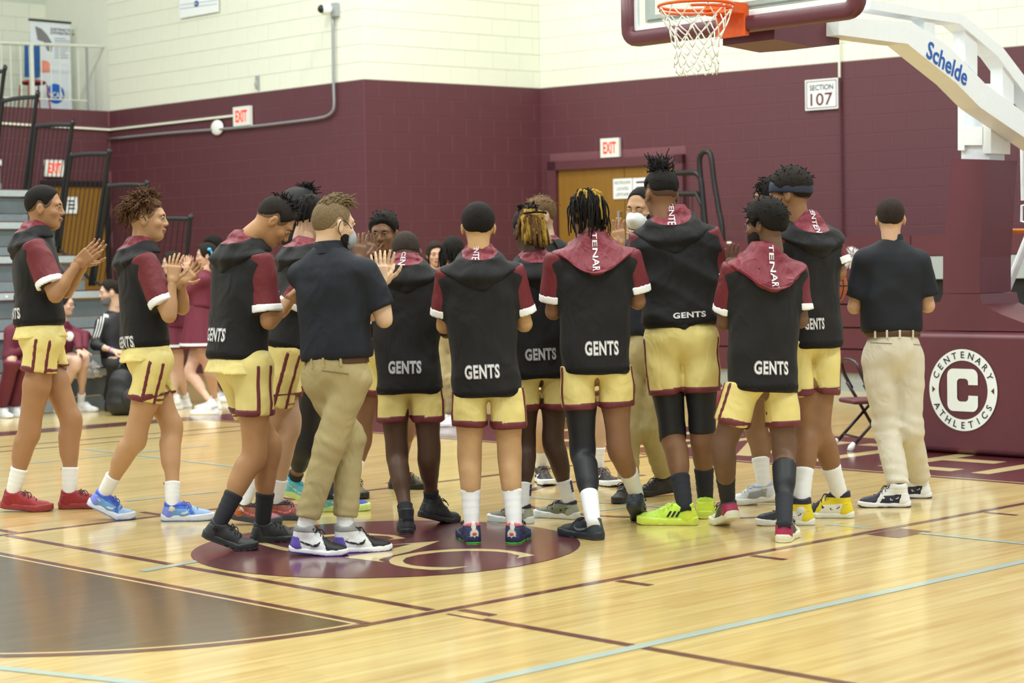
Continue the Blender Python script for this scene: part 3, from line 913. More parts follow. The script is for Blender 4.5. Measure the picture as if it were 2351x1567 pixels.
# ================================================================ BASKETBALL STANCHION
XS = 1.34
bx = lambda px, py: onx(px, py, XS)
b_tl = bx(2128, 757); b_bl = bx(2100, 1036)
YB0 = 2.30; YB1 = -0.6
zbt = bx(2240, 762)[2]; zbb = bx(2240, 1046)[2]
t = thing('basketball_stanchion', 'maroon padded portable basketball stanchion with white steel boom', 'basketball hoop', np.array([XS+.6, 1.0, 0]))
m_pad = mat('pad_vinyl', (93, 42, 54), .38, .05, 12, .04, 220)
m_boom = mat('boom_white', (232, 238, 244), .35, .02)
m_tan = mat('boom_white_shaded', (206, 196, 176), .5)  # boom white with shade mixed into the colour; assigned to no part
def rbox(lo, hi, r=.03, h=.02):
    lo = np.asarray(lo, float); hi = np.asarray(hi, float); c = (lo+hi)/2; hf = (hi-lo)/2
    F_ = Fld(lo, hi, h)
    def fn(X, Y, Z):
        q = [np.abs(X-c[0])-hf[0]+r, np.abs(Y-c[1])-hf[1]+r, np.abs(Z-c[2])-hf[2]+r]
        return np.sqrt(sum(np.maximum(v, 0)**2 for v in q))+np.minimum(np.maximum(np.maximum(q[0], q[1]), q[2]), 0)-r
    F_.add((fn, lo, hi), 0)
    return F_.mesh()
V, Q = rbox((XS, YB1, zbb), (XS+.28, YB0, zbt), .03, .036)
base = part('base_pad', V, Q, m_pad, t)
MB().box((XS+.2, YB1, .06), (XS+2.0, YB0-.15, zbt-.05)).build('ballast_box', m_pad, t)
MB().box((XS+.1, YB1, .0), (XS+1.9, YB0-.1, .09)).build('wheel_frame', m_black, t)
for yy in np.linspace(YB1+.1, YB0-.35, 7):
    MB().box((XS+.06, yy, .012), (XS+.1, yy+.3, .085)).build('frame_plate', m_grey, t)
# emblem on the pad
n_ = np.array([-1., 0, 0]); xd = np.array([0, -1., 0])
e_c = onx(2211, 895, XS-.004); eR = abs(onx(2133, 895, XS-.004)[1]-onx(2289, 895, XS-.004)[1])/2
eZ = (onx(2211, 801, XS-.004)[2]-onx(2211, 989, XS-.004)[2])/2
def ringm(r0, r1, off, n=64):
    V = []; F = []
    for k in range(n):
        a = 2*math.pi*k/n
        for r in (r0, r1): V.append(e_c+xd*math.cos(a)*r*eR+UP*math.sin(a)*r*eZ+n_*off)
    for k in range(n):
        j = (k+1) % n; F.append((2*k, 2*k+1, 2*j+1, 2*j))
    return np.array(V), F
m_emw = mat('emblem_white', (232, 240, 238), .45, .02)
V, F = ringm(.72, 1.0, .002); em = part('emblem_ring', V, F, m_emw, base, smooth=False)
def arc_text(s, a_mid, span, r, size, flip):
    n = len(s); parts = []
    for i, ch in enumerate(s):
        f = (i-(n-1)/2)/(n-1)*span
        a = math.radians(a_mid-(f if not flip else -f))
        V, F = text2d(ch, .015)
        rad = nrm(xd*math.cos(a)*eR+UP*math.sin(a)*eZ); tan = nrm(xd*math.sin(a)*eR-UP*math.cos(a)*eZ)
        x, y = (tan, rad) if not flip else (-tan, -rad)
        c = e_c+xd*math.cos(a)*r*eR+UP*math.sin(a)*r*eZ
        k = size/np.ptp(text2d('E', .015)[0][:, 1])
        parts.append((c+V[:, :1]*k*x*1.0+V[:, 1:]*k*y+n_*.004, F))
    return parts
for V, F in arc_text('CENTENARY', 90, 132, .86, eR*.17, False)+arc_text('ATHLETICS', 270, 124, .86, eR*.17, True): part('emblem_lettering', V, F, m_navy, base, smooth=False)
for s in (-1, 1):
    P = [e_c+xd*s*(.86+.07*0)*eR+n_*.004+xd*s*eR*.06, ]
    a = e_c+xd*s*.82*eR+n_*.004; b = e_c+xd*s*.91*eR+UP*.08*eZ+n_*.004; c = e_c+xd*s*.91*eR-UP*.08*eZ+n_*.004
    part('emblem_mark', np.array([a, b, c]), [(0, 1, 2) if s > 0 else (0, 2, 1)], m_trim, base, smooth=False)
def cpt(x, y): return e_c+xd*x*eR+UP*y*eZ+n_*.003
def rc(x0, y0, x1, y1, r, quads):
    pts = []
    for (cx, cy, a0) in ((x1-r, y1-r, 0), (x0+r, y1-r, 90), (x0+r, y0+r, 180), (x1-r, y0+r, 270)):
        if a0/90 in quads:
            for a in np.linspace(a0, a0+90, 7): pts.append((cx+r*math.cos(math.radians(a)), cy+r*math.sin(math.radians(a))))
        else: pts.append((cx+(r if a0 in (0, 270) else -r), cy+(r if a0 in (0, 90) else -r)))
    return pts
outer = rc(-.46, -.52, .44, .52, .17, (0, 1, 2, 3)); inner = rc(-.17, -.28, .16, .28, .1, (0, 1, 2, 3))
oc_ = [(.44, .13)]+outer+[(.44, -.13)]; ic_ = [(.16, .13)]+inner+[(.16, -.13)]
n_c = len(oc_)
part('emblem_letter', np.array([cpt(*q) for q in oc_+ic_]), [(k, k+1, n_c+k+1, n_c+k) for k in range(n_c-1)], m_emw, base, smooth=False)
# upper pad wedge and post pad (front face at X=XS+.05)
X2 = XS+.06
fp = lambda px, py: onx(px, py, X2)
zw0 = zbt+.02
pl = [fp(2080, 748), fp(2080, 705), fp(2128, 699), fp(2155, 692), fp(2165, 680), fp(2165, 590), fp(2183, 364), fp(2262, 366), fp(2249, 590), fp(2249, 700), fp(2360, 742), fp(2360, 756)]
# left part of the outline is hidden by the standing man; build as prism with a deeper side face
post = [fp(2165, 673), fp(2165, 590), fp(2184, 364), fp(2263, 366), fp(2249, 590), fp(2249, 673)]
MB().prism(post, (.42, 0, 0)).build('post_pad', m_pad, t)
skirt = [fp(2060, 752), fp(2080, 712), fp(2130, 700), fp(2158, 692), fp(2165, 674), fp(2249, 674), fp(2254, 698), fp(2300, 722), fp(2380, 752), fp(2380, 764)]
skirt = [np.array([p[0], p[1], max(p[2], zbt+.022)]) for p in skirt]
MB().prism(skirt, (.5, 0, 0)).build('post_skirt', m_pad, t)
# white neck between post pad and boom
X3 = XS+.2
np_ = lambda px, py: onx(px, py, X3)
MB().prism([np_(2207, 368), np_(2207, 332), np_(2272, 332), np_(2272, 368)], (.2, 0, 0)).build('neck_sleeve', m_boom, t)
X3 -= .03
MB().prism([np_(2199, 345), np_(2199, 200), np_(2214, 200), np_(2214, 345)], (.26, 0, 0)).build('neck_plate', m_boom, t)
MB().prism([np_(2256, 352), np_(2256, 192), np_(2275, 192), np_(2275, 352)], (.26, 0, 0)).build('neck_plate', m_boom, t)
MB().prism([np_(2214, 333), np_(2214, 290), np_(2257, 290), np_(2257, 333)], (.12, 0, 0)).build('neck_web', m_boom, t)
MB().tube([np_(2266, 204)-np.array([.03, 0, 0]), np_(2266, 204)+np.array([.05, 0, 0])], .022, 12).build('pivot_bolt', m_grey, t)
# boom: lies in the vertical plane y = YC, from behind the post up to the board
yn = YC+.12; yf = YC-.12
def bo(px, py, Y): return ony(px, py, Y)
# centre lines given in image at the near side plane
YN = 1.52
def bmb(a, b, w, h, name='boom_beam', m=None, Y=YN, parent=t):
    A = bo(a[0], a[1], Y); B = bo(b[0], b[1], Y)
    return MB().bar(A, B, w, h).build(name, m or m_boom, parent)
def beam_poly(name, pts, Y, wd, mats_):
    P = [bo(x, y, Y) for x, y in pts]
    return MB().prism(P, (0, wd, 0)).build(name, mats_, t)
# lower main beam: polygon outline in the near plane, extruded away from camera
lb = beam_poly('main_beam', [(1926, 38), (1990, 44), (2095, 51), (2180, 108), (2262, 192), (2420, 310), (2420, 362), (2250, 246), (2195, 190), (2083, 100), (2062, 98), (1926, 80)], YN, .16, m_boom)
beam_poly('top_beam', [(2000, 0), (2060, 10), (2130, 24), (2212, 33), (2305, 112), (2440, 290), (2420, 306), (2290, 128), (2203, 54), (2125, 42), (1995, 20)], YN+.0, .14, m_boom)
for pts in ([(2122, 40), (2147, 42), (2147, 94), (2122, 74)], [(2216, 62), (2244, 86), (2244, 172), (2216, 140)], [(2302, 150), (2328, 182), (2328, 240), (2302, 222)]):
    beam_poly('strut', pts, YN+.02, .1, m_boom)
# lettering on the main beam
A = bo(2122, 112, YN); B = bo(2228, 182, YN)
xd2 = nrm(bo(2222, 178, YN)-bo(2128, 108, YN)); yd2 = nrm(np.cross((0, -1., 0), xd2)); yd2 = yd2 if yd2[2] > 0 else -yd2
cc = bo(2175, 146, YN)
V, F = flat_text('Schelde', cc, xd2, yd2, np.linalg.norm(bo(2222, 184, YN)-bo(2130, 108, YN))*.98, .125, 0, .018); V[:, 1] = YN-.004
part('beam_lettering', V, F, mat('logo_blue2', (10, 84, 176), .4), lb, smooth=False)
# actuator and cord at the right edge
X5 = XS+.9
MB().tube([onx(2302, 690, X5), onx(2362, 540, X5)], .03, 10).build('lift_cylinder', m_boom, t)
MB().tube([onx(2290, 530, X5-.3), onx(2318, 530, X5-.3)], .022, 10).build('strap_grip', m_white, t)
MB().tube([onx(2318, 530, X5-.3), onx(2370, 530, X5-.3)], .018, 10).build('strap', mat('strap_orange', (232, 132, 40), .5), t)
MB().tube([onx(2346, 330, X5), onx(2348, 460, X5)], .014, 8).build('lift_rod', m_boom, t)
MB().tube([onx(2358, 470, X5), onx(2346, 472, X5), onx(2345, 508, X5), onx(2358, 510, X5)], .01, 6).build('latch', m_boom, t)

# ---- backboard
XBd = -1.20
yL, yR = 2.73, .895
zB0 = onx(1500, 84, XBd)[2]
bb = [zB0, zB0+1.07]
m_glass = mat('board_glass', (214, 228, 220), .05, 0, alpha=.16)
MB().box((XBd-.005, yR+.05, bb[0]+.05), (XBd+.005, yL-.05, bb[1])).build('board_glass', m_glass, t)
def frame(name, y0, y1, z0, z1, w, x0, x1, m):
    for (a, b, c, d) in ((y0, y1, z0, z0+w), (y0, y1, z1-w, z1), (y0, y0+w, z0+w, z1-w), (y1-w, y1, z0+w, z1-w)):
        MB().box((x0, a, c), (x1, b, d)).build(name, m, t)
frame('board_border', yR+.02, yL-.02, bb[0]+.02, bb[1], .058, XBd-.012, XBd+.012, m_boom)
frame('target_box', YC-.305, YC+.305, bb[0]+.16, bb[0]+.62, .05, XBd-.01, XBd+.0, m_boom)
frame('support_frame', yR+.12, yL-.12, bb[0]+.1, bb[1], .045, XBd+.02, XBd+.07, m_alu)
MB().box((XBd+.02, yR+.14, bb[0]+.102), (XBd+.05, yL-.14, bb[0]+.118)).build('frame_gasket', m_black, t)
# padding along bottom edge and up the sides
def pad_path():
    r = .07; P = []
    P.append((yL, bb[0]+.42)); P.append((yL, bb[0]+r+.02))
    for a in np.linspace(0, 90, 6)[1:]: P.append((yL-r+r*math.cos(math.radians(a)), bb[0]+r+.0-r*math.sin(math.radians(a))))
    for y in np.linspace(yL-r, yR+r, 10)[1:]: P.append((y, bb[0]))
    for a in np.linspace(0, 90, 6)[1:]: P.append((yR+r-r*math.sin(math.radians(a)), bb[0]+r-r*math.cos(math.radians(a))))
    P.append((yR, bb[0]+.42))
    return [np.array([XBd, p[0], p[1]]) for p in P]
pp = pad_path(); rings = []
for k, p in enumerate(pp):
    q0 = pp[max(0, k-1)]; q1 = pp[min(len(pp)-1, k+1)]; tn = nrm(q1-q0); nn = np.cross((1, 0, 0), tn)
    rings.append([p+np.array([1, 0, 0])*.048*math.copysign(abs(math.cos(a))**.6, math.cos(a))+nn*.052*math.copysign(abs(math.sin(a))**.6, math.sin(a)) for a in np.linspace(0, 2*np.pi, 14, endpoint=False)])
MB().ring_loft(rings).build('board_pad', m_pad, t, smooth=True)
# padded arm housing under the board joining the boom
P_ = [ony(x, y, 1.62) for x, y in ((1778, 90), (1862, 107), (1927, 102), (1927, 48), (1778, 58))]
MB().prism(P_, (0, .42, 0)).build('arm_pad', m_pad, t)
# ---- rim, bracket, net
m_rim = mat('rim_orange', (226, 92, 26), .4)
rc_ = np.array([XBd-.15-.2286, YC, bb[0]+.17])
zrim = onx(1600, 12, XBd-.38)[2]
rc_[2] = zrim
MB().box((XBd-.16, YC-.115, rc_[2]-.035), (XBd-.012, YC+.115, rc_[2]+.03)).box((XBd-.05, YC-.12, rc_[2]-.17), (XBd-.012, YC+.12, rc_[2]-.0)).build('rim_bracket', m_rim, t)
ra = np.linspace(0, 2*np.pi, 48, endpoint=False)
MB().tube([rc_+.2286*np.array([math.cos(a), math.sin(a), 0]) for a in ra], .0105, 8, closed=True).build('rim_ring', m_rim, t, smooth=True)
MB().tube([rc_+np.array([.22*math.cos(a), .22*math.sin(a), -.026]) for a in np.linspace(-2.6, 2.6, 40)], .009, 6).build('rim_brace', m_rim, t, smooth=True)
m_net = mat('net_cord', (236, 238, 232), .8)
mb = MB(); NR = [(.0, .228), (-.07, .205), (-.13, .172), (-.19, .150), (-.25, .136), (-.31, .130), (-.36, .134), (-.41, .120)]
nk = 12; rng = np.random.RandomState(4)
jit = rng.normal(0, .006, (len(NR), nk*2, 3))
def npnt(l, k):
    z, r = NR[l]; a = 2*math.pi*((k % (2*nk))/(2*nk))
    j = jit[l, k % (2*nk)] if l > 1 else jit[l, k % (2*nk)]*.3
    return rc_+np.array([r*math.cos(a), r*math.sin(a), z-.012])+j
for l in range(0, len(NR)-1):
    for k in range(nk):
        k0 = 2*k+(l % 2)
        for dk in (-1, 1):
            a = npnt(l, k0); b = npnt(l+1, k0+dk)
            mid = (a+b)/2+np.array([0, 0, -.004])
            mb.tube([a, mid, b], .0042 if l < 5 else .0036, 5)
mb.build('net', m_net, t, smooth=True)

# ================================================================ OTHER FLOOR THINGS
# folding chair beside the stanchion (only its left half shows)
def folding_chair(base_px, head_deg, k=1.0):
    g = gr(*base_px)
    f = hd(head_deg)*k; s = np.cross((0, 0, 1), f); UZ = np.array([0, 0, k])   # f: seat faces this way
    t = thing('folding_chair', 'dark maroon folding chair with white feet beside the stanchion', 'chair', g)
    m_fr = mat('chair_frame', (46, 30, 34), .35); m_st = mat('chair_vinyl', (92, 38, 48), .5)
    for sg in (-1, 1):
        o = g+s*sg*.21
        pb = o+f*.24; 
        MB().tube([o+f*.26+UZ*.02, o+f*.0+UZ*.46, o-f*.10+UZ*.62], .013, 8).build('front_leg', m_fr, t, smooth=True)
        MB().tube([o-f*.24+UZ*.02, o+f*.16+UZ*.43], .013, 8).build('rear_leg', m_fr, t, smooth=True)
        for q in (.27, -.25):
            MB().tube([o+f*q+UZ*.0, o+f*q*.93+UZ*.035, o+f*q*.82+UZ*.075], [.024, .026, .016], 8).build('foot_cap', m_white, t, smooth=True)
    lp = [g+s*-.21-f*.05+UZ*.56, g+s*-.215-f*.13+UZ*.72, g+s*-.17-f*.16+UZ*.82, g+s*0-f*.17+UZ*.85, g+s*.17-f*.16+UZ*.82, g+s*.215-f*.13+UZ*.72, g+s*.21-f*.05+UZ*.56]
    MB().tube(spline(lp, 30), .014, 8).build('back_loop', m_fr, t, smooth=True)
    V, Q = rbox((-.2, -.2, -.018), (.2, .2, .018), .017, .012)
    V = g+V[:, :1]*s+V[:, 1:2]*f+V[:, 2:]*UP+UZ*.455
    part('seat', V, Q, m_st, t)
    MB().tube([g+s*-.2-f*.14+UZ*.12, g+s*.2-f*.14+UZ*.12], .009, 6).build('cross_bar', m_fr, t)
    return t
folding_chair((1988, 1028), 12, .80)
# red equipment bags behind the legs
def soft_bag(name, label, px, w, d, h, m, rot=0, z=0):
    g = gr(*px); F_ = Fld((-w, -d, 0), (w, d, h), .03)
    F_.add(ell((0, 0, h*.45), (w, d, h*.58)), 0); F_.cut(lambda X, Y, Z: -Z+0*X+0*Y, .03)
    F_.disp(lambda X, Y, Z: .012*np.sin(23*X+9*Z)*np.sin(17*Z+11*Y)+0*X)
    V, Q = F_.mesh(); a = hd(rot); b = np.cross(UP, a)
    t = thing(name, label, 'bag', g)
    part('bag_body', g+V[:, :1]*a+V[:, 1:2]*b+V[:, 2:]*UP, Q, m, t)
    hp_ = [g+a*x*w*.6+UP*(h*(.95+.25*(1-x*x))) for x in np.linspace(-1, 1, 9)]
    MB().tube(hp_, .018, 6).build('bag_handle', m, t, smooth=True)
    return t
soft_bag('duffel_bag', 'bright red duffel bag on the floor behind the legs', (1415, 938), .34, .16, .30, mat('bag_red', (214, 58, 40), .55), 0)
soft_bag('duffel_bag', 'small red and maroon bag beside the yellow shorts at the bleacher foot', (1640, 948), .12, .1, .26, mat('bag_maroon', (120, 40, 50), .5), 0)
g = gr(282, 952)
F_ = Fld((-.2, -.16, 0), (.2, .16, .5), .02); F_.add(rcone((0, 0, .14), (0, 0, .34), .17, .13), 0); F_.cut(lambda X, Y, Z: -Z+0*X+0*Y, .03)
F_.disp(lambda X, Y, Z: .008*np.sin(31*X+19*Z)*np.sin(27*Z+13*Y)); V, Q = F_.mesh()
t = thing('backpack', 'black backpack on the floor against the bleachers below the bearded man', 'backpack', g)
part('pack_body', V+g, Q, mat('pack_black', (26, 27, 32), .6), t)
F_ = Fld((-.12, -.2, .05), (.12, -.05, .3), .02); F_.add(ell((0, -.14, .17), (.1, .06, .11)), 0); V, Q = F_.mesh()
part('pack_pocket', V+g, Q, mat('pack_black', (26, 27, 32), .6), t)
MB().tube(spline([g+np.array([-.04, 0, .46]), g+np.array([0, 0, .52]), g+np.array([.04, 0, .46])], 8), .012, 6).build('pack_handle', mat('pack_black', (26, 27, 32), .6), t, smooth=True)
# pompoms
def pompom(label, px, py, X, r, m1, m2, n=150):
    c = onx(px, py, X) if X is not None else None
    rng = np.random.RandomState(int(px)); pa = []; pb = []
    for i in range(n):
        d = nrm(rng.normal(size=3)); u = nrm(np.cross(d, rng.normal(size=3)))
        P = [c+d*.01, c+d*r*.55+u*r*.12, c+d*r*(.9+.25*rng.rand())-UP*r*.15+u*r*.2]
        (pa if rng.rand() < .65 else pb).append(tube(P, [.006, .008, .004], 4))
    t = thing('pompom', label, 'pompom', c-UP*r)
    V, F, _ = merge(pa); part('white_strands', V, F, m1, t, smooth=False)
    V, F, _ = merge(pb); part('maroon_strands', V, F, m2, t, smooth=False)
    return t
m_pw = mat('pom_white', (236, 234, 236), .6); m_pm = mat('pom_maroon', (98, 30, 46), .6)
pompom('white and maroon pompom on the closed bleachers left of the black polo man', 1958, 588, XR-.16, .12, m_pw, m_pm)
# basketball held behind the headband player's arm
def basketball(c, r, label):
    t = thing('basketball', label, 'basketball', np.asarray(c)-UP*r)
    V, F = uvs(c, (r, r, r), None, 28, 18); part('ball', V, F, mat('ball_leather', (150, 74, 42), .6, .1, 60, .2, 500), t)
    for k, ax in enumerate((np.eye(3), np.array([[0, 1, 0], [0, 0, 1], [1, 0, 0]]), np.array([[0, 0, 1], [1, 0, 0], [0, 1, 0]]))):
        P = [np.asarray(c)+(ax[0]*math.cos(a)+ax[1]*math.sin(a))*r for a in np.linspace(0, 2*np.pi, 40, endpoint=False)]
        MB().tube(P, .003, 5, closed=True).build('seam', m_slot, t)
    return t
# ================================================================ PEOPLE: shared pieces
def skin(name, rgb):
    g = sum(rgb)/3; rgb = tuple(v+(g-v)*.12 for v in rgb)
    return mat('skin_'+name, rgb, .5, .05, 18, .06, 260, spec=.35, sss=.08)
m_eyew = mat('eye_white', (196, 188, 180), .4); m_iris = mat('eye_iris', (34, 22, 16), .2)
m_hoodie = mat('hoodie_black', (29, 29, 32), .72, .08, 9, .25, 420, spec=.25, sheen=.05, wrinkle=.45, wscale=6.)
m_hband = mat('hoodie_hem', (27, 26, 29), .75, .06, 40, .3, 300, spec=.2)
m_red = mat('hoodie_maroon', (106, 37, 45), .55, .06, 12, .12, 400, spec=.3, wrinkle=.3, wscale=9.)
m_lining = mat('hood_lining', (120, 40, 55), .5, .07, 12, .12, 300, spec=.35, wrinkle=.5, wscale=11.)
m_cuff = mat('cuff_white', (238, 240, 246), .6, .02)
m_gold = mat('shorts_gold', (228, 212, 138), .5, .05, 8, .12, 300, spec=.35, wrinkle=.4, wscale=7.)
m_strp = mat('shorts_maroon', (104, 36, 46), .55, .06, 20, .1, 400)
m_polo = mat('polo_navy', (25, 29, 40), .68, .08, 10, .2, 500, spec=.3, wrinkle=.4, wscale=6.)
m_khaki = mat('khaki_cloth', (176, 162, 120), .75, .06, 8, .25, 500, spec=.2, wrinkle=.38, wscale=8.)
m_stone = mat('stone_cloth', (214, 207, 190), .75, .05, 8, .25, 500, spec=.2, wrinkle=.38, wscale=8.)
m_sockw = mat('sock_white', (240, 242, 246), .8, .02, 30, .3, 400)
m_sockb = mat('sock_black', (34, 36, 46), .8, .05, 30, .3, 400)
m_tight = mat('tights_black', (24, 27, 34), .55, .06, 20, spec=.45)
m_belt = mat('belt_brown', (84, 56, 36), .5)
m_lac = mat('lace_dark', (24, 22, 26), .7)
m_letw = mat('letter_white', (230, 230, 238), .55, .02); m_letg = mat('letter_grey', (186, 188, 200), .55, .02); m_letk = mat('letter_black', (26, 26, 30), .6)

CR_C = np.array([0, -.012, .032]); CR_R = np.array([.0765, .0965, .0930])
def build_head(h=.0056):
    F_ = Fld((-.105, -.125, -.135), (.105, .135, .135), h)
    F_.add(ell(CR_C, CR_R), 0)
    F_.add(ell((0, .022, -.04), (.058, .066, .070)), .03)
    F_.add(ell((0, .052, -.088), (.030, .030, .024)), .03)
    F_.add(ell((0, .074, .030), (.052, .018, .014)), .022)
    for s in (-1, 1):
        F_.add(ell((s*.040, .058, -.018), (.022, .022, .020)), .02)
    F_.add(rcone((0, .084, .018), (0, .102, -.020), .0085, .0115), .012)
    for s in (-1, 1):
        F_.add(ell((s*.0125, .094, -.024), (.0085, .010, .0072)), .006)
    # eye sockets
    for s in (-1, 1):
        fn, lo, hi = ell((s*.032, .094, .010), (.017, .015, .0105))
        S, X, Y, Z = F_.sl(lo-.03, hi+.03); d = -fn(X, Y, Z); f = F_.F[S]; k = .012
        hh = np.clip(.5-.5*(f-d)/k, 0, 1); F_.F[S] = f*(1-hh)+d*hh+k*hh*(1-hh)
    F_.add(ell((0, .090, -.0505), (.024, .011, .0055)), .006)
    F_.add(ell((0, .088, -.0615), (.021, .011, .0062)), .006)
    # ears
    for s in (-1, 1):
        A = np.array([[1, s*.35, 0], [-s*.35, 1, .12], [0, -.12, 1]]); A = A/np.linalg.norm(A, axis=1)[:, None]
        F_.add(ell((s*.081, -.012, -.004), (.0085, .020, .032), A), .006)
        fn, lo, hi = ell((s*.090, -.008, .0), (.006, .010, .017))
        S, X, Y, Z = F_.sl(lo-.01, hi+.01); F_.F[S] = np.maximum(F_.F[S], -fn(X, Y, Z))
    # neck stub
    F_.add(rcone((0, -.022, -.02), (0, -.036, -.125), .056, .056), .02)
    V, Q = F_.mesh(); V = smooth_mesh(V, Q, 1)
    c = V[Q].mean(1)
    lip = (np.abs(c[:, 0]) < .024) & (c[:, 1] > .080) & (c[:, 2] < -.045) & (c[:, 2] > -.067)
    cls = np.where(lip, 1, 0)
    parts = [(V, Q.tolist(), cls)]
    for s in (-1, 1):
        e = np.array([s*.032, .0742, .009])
        parts.append((*uvs(e, (.0135, .0122, .0098), None, 14, 10), 2))
        parts.append((*uvs(e+np.array([0, .0095, -.001]), (.0052, .0042, .0056), None, 10, 8), 3))
        # upper lid
        parts.append((*tube([e+np.array([-.016*1, .005, .003]), e+np.array([-.008, .012, .0085]), e+np.array([.008, .012, .0085]), e+np.array([.016, .005, .003])], [.0036, .0055, .0055, .0036], 6), 0))
        # brow
        parts.append((*tube([np.array([s*.014, .090, .026]), np.array([s*.030, .0885, .031]), np.array([s*.050, .074, .025])], [.0036, .0042, .002], 6), 4))
    return merge(parts)
HEAD = build_head(); HEAD_LO = build_head(.0085)

def cran_fn(grow=0.0):
    r = CR_R+grow
    return ell(CR_C, r)[0]
def hair_cap(th_top, th_side, front=.078, ear=.012, nape=-.045, amp=.0, freq=520., lift=0.0, h=.0062, edge=.03):
    """short hair as a shell over the skull; th_* thickness in metres"""
    m = max(th_top, th_side)+amp+.02
    F_ = Fld(CR_C-CR_R-m, CR_C+CR_R+m+np.array([0, 0, .0]), h)
    cr = cran_fn()
    def fn(X, Y, Z):
        d = cr(X, Y, Z)
        a = np.clip((Z-.005)/.085, 0, 1); a = a*a*(3-2*a)
        th = th_side+(th_top-th_side)*a
        zl = np.interp(Y, [-.10, -.085, -.062, -.042, -.024, -.004, .010, .022, .036, .050, .062, .085], [nape, nape, nape+.006, (ear+nape)/2, ear+.014, ear+.016, ear-.008, ear-.014, ear+.008, ear+.03 if ear+.03 < front else front, front-.014, front]).astype(np.float32)
        zl = zl+.004*np.sin(60*X+40*Y)+.002*np.sin(190*Y+150*X)
        s = np.clip((Z-zl)/edge, 0, 1); s = s*s*(3-2*s)
        d = d-th*s+(1-s)**2*.006
        if amp:
            d = d-amp*s*(np.sin(freq*X+3*np.sin(90*Z))*np.sin(freq*Y+2*np.sin(110*X))*np.sin(freq*Z+2.5*np.sin(100*Y)))
        return np.where(Z < zl, .01, d)
    F_.add((fn, F_.lo, F_.lo+F_.h*F_.n), 0)
    V, Q = F_.mesh()
    return V, Q.tolist()
def wavy(P0, P1, P2, n=9, amp=.004, seed=0):
    rng = np.random.RandomState(seed)
    t = np.linspace(0, 1, n)[:, None]
    P = (1-t)**2*P0+2*t*(1-t)*P1+t*t*P2
    return P+np.cumsum(rng.normal(0, amp, (n, 3)), 0)*t
def locks(n, root_fn, tip_fn, r0, r1, seed=1, amp=.003, sides=6, nseg=9, twist=0.0):
    rng = np.random.RandomState(seed); out = []
    for i in range(n):
        a = root_fn(rng); b, c = tip_fn(rng, a)
        P = wavy(a, b, c, nseg, amp, seed*1000+i)
        rr = np.linspace(r0, r1, nseg)*(1+twist*np.sin(np.arange(nseg)*2.4+i))
        out.append(tube(P, rr, sides))
    return out
def scalp(az, el, off=.0):
    d = np.array([math.sin(az)*math.cos(el), math.cos(az)*math.cos(el), math.sin(el)])
    return CR_C+d*(CR_R+off)

# ---- hands: wrist at origin, fingers along +y, palm facing -z, thumb at +x
def build_hand(curl, spread, thumb=1.0, h=.0047):
    F_ = Fld((-.075, -.035, -.105), (.095, .20, .04), h)
    def slab(X, Y, Z):
        cx = .002
        q0 = np.abs(X-cx)-(.030+.010*np.clip(Y/.09, 0, 1)); q1 = np.abs(Y-.048)-.040; q2 = np.abs(Z+.001)-.003
        r = .0115
        return np.sqrt(np.maximum(q0+r*.3, 0)**2+np.maximum(q1, 0)**2+np.maximum(q2, 0)**2)-r
    F_.add((slab, (-.05, -.01, -.03), (.06, .11, .03)), .0)
    F_.add(rcone((0, -.03, 0), (0, .012, 0), .0255, .025), .015)
    F_.add(ell((.026, .032, -.008), (.016, .030, .013)), .01)
    fx = [-.031, -.0105, .0105, .031]; fl = [.062, .076, .082, .074]
    for i in range(4):
        s = (i-1.5)*spread
        p = np.array([fx[i], .090, 0]); a = curl*.55
        for k, f in enumerate((.46, .30, .24)):
            L = fl[i]*f*1.12
            d = np.array([math.sin(s)*math.cos(a), math.cos(s)*math.cos(a), -math.sin(a)])
            q = p+d*L
            r0 = (.0095, .0088, .0080)[k]*(.92 if i == 0 else 1); r1 = (.0088, .0080, .0070)[k]*(.92 if i == 0 else 1)
            F_.add(rcone(p, q, r0, r1), .004)
            p = q; a += curl*(1.0 if k == 0 else .7)
    p = np.array([.034, .026, -.006]); d = nrm([.72*thumb, .68, -.22])
    for L, r0, r1 in ((.040, .0125, .0105), (.032, .0105, .009), (.024, .0092, .0075)):
        q = p+d*L; F_.add(rcone(p, q, r0, r1), .006); p = q; d = nrm(d+np.array([-.16, .22, -.04]))
    V, Q = F_.mesh()
    return V, Q.tolist()
HANDS = {'flat': build_hand(.13, .07), 'open': build_hand(.20, .14, 1.15), 'curl': build_hand(.62, .03, .8)}
HANDS_LO = {'flat': build_hand(.13, .07, h=.007), 'open': build_hand(.20, .14, 1.15, h=.007), 'curl': build_hand(.62, .03, .8, h=.007)}
def put_hand(pose, wrist, d, palm, left, S, lo=False):
    V, F = (HANDS_LO if lo else HANDS)[pose]; V = V.copy()*S
    y = nrm(d); z = -nrm(np.asarray(palm)-y*np.dot(palm, y)); x = np.cross(y, z)
    # thumb (+x) sits on the side that makes a right hand; mirror for left
    if left:
        V = V*np.array([-1, 1, 1]); F = [f[::-1] for f in F]
    return np.asarray(wrist)+V[:, :1]*x+V[:, 1:2]*y+V[:, 2:]*z, F

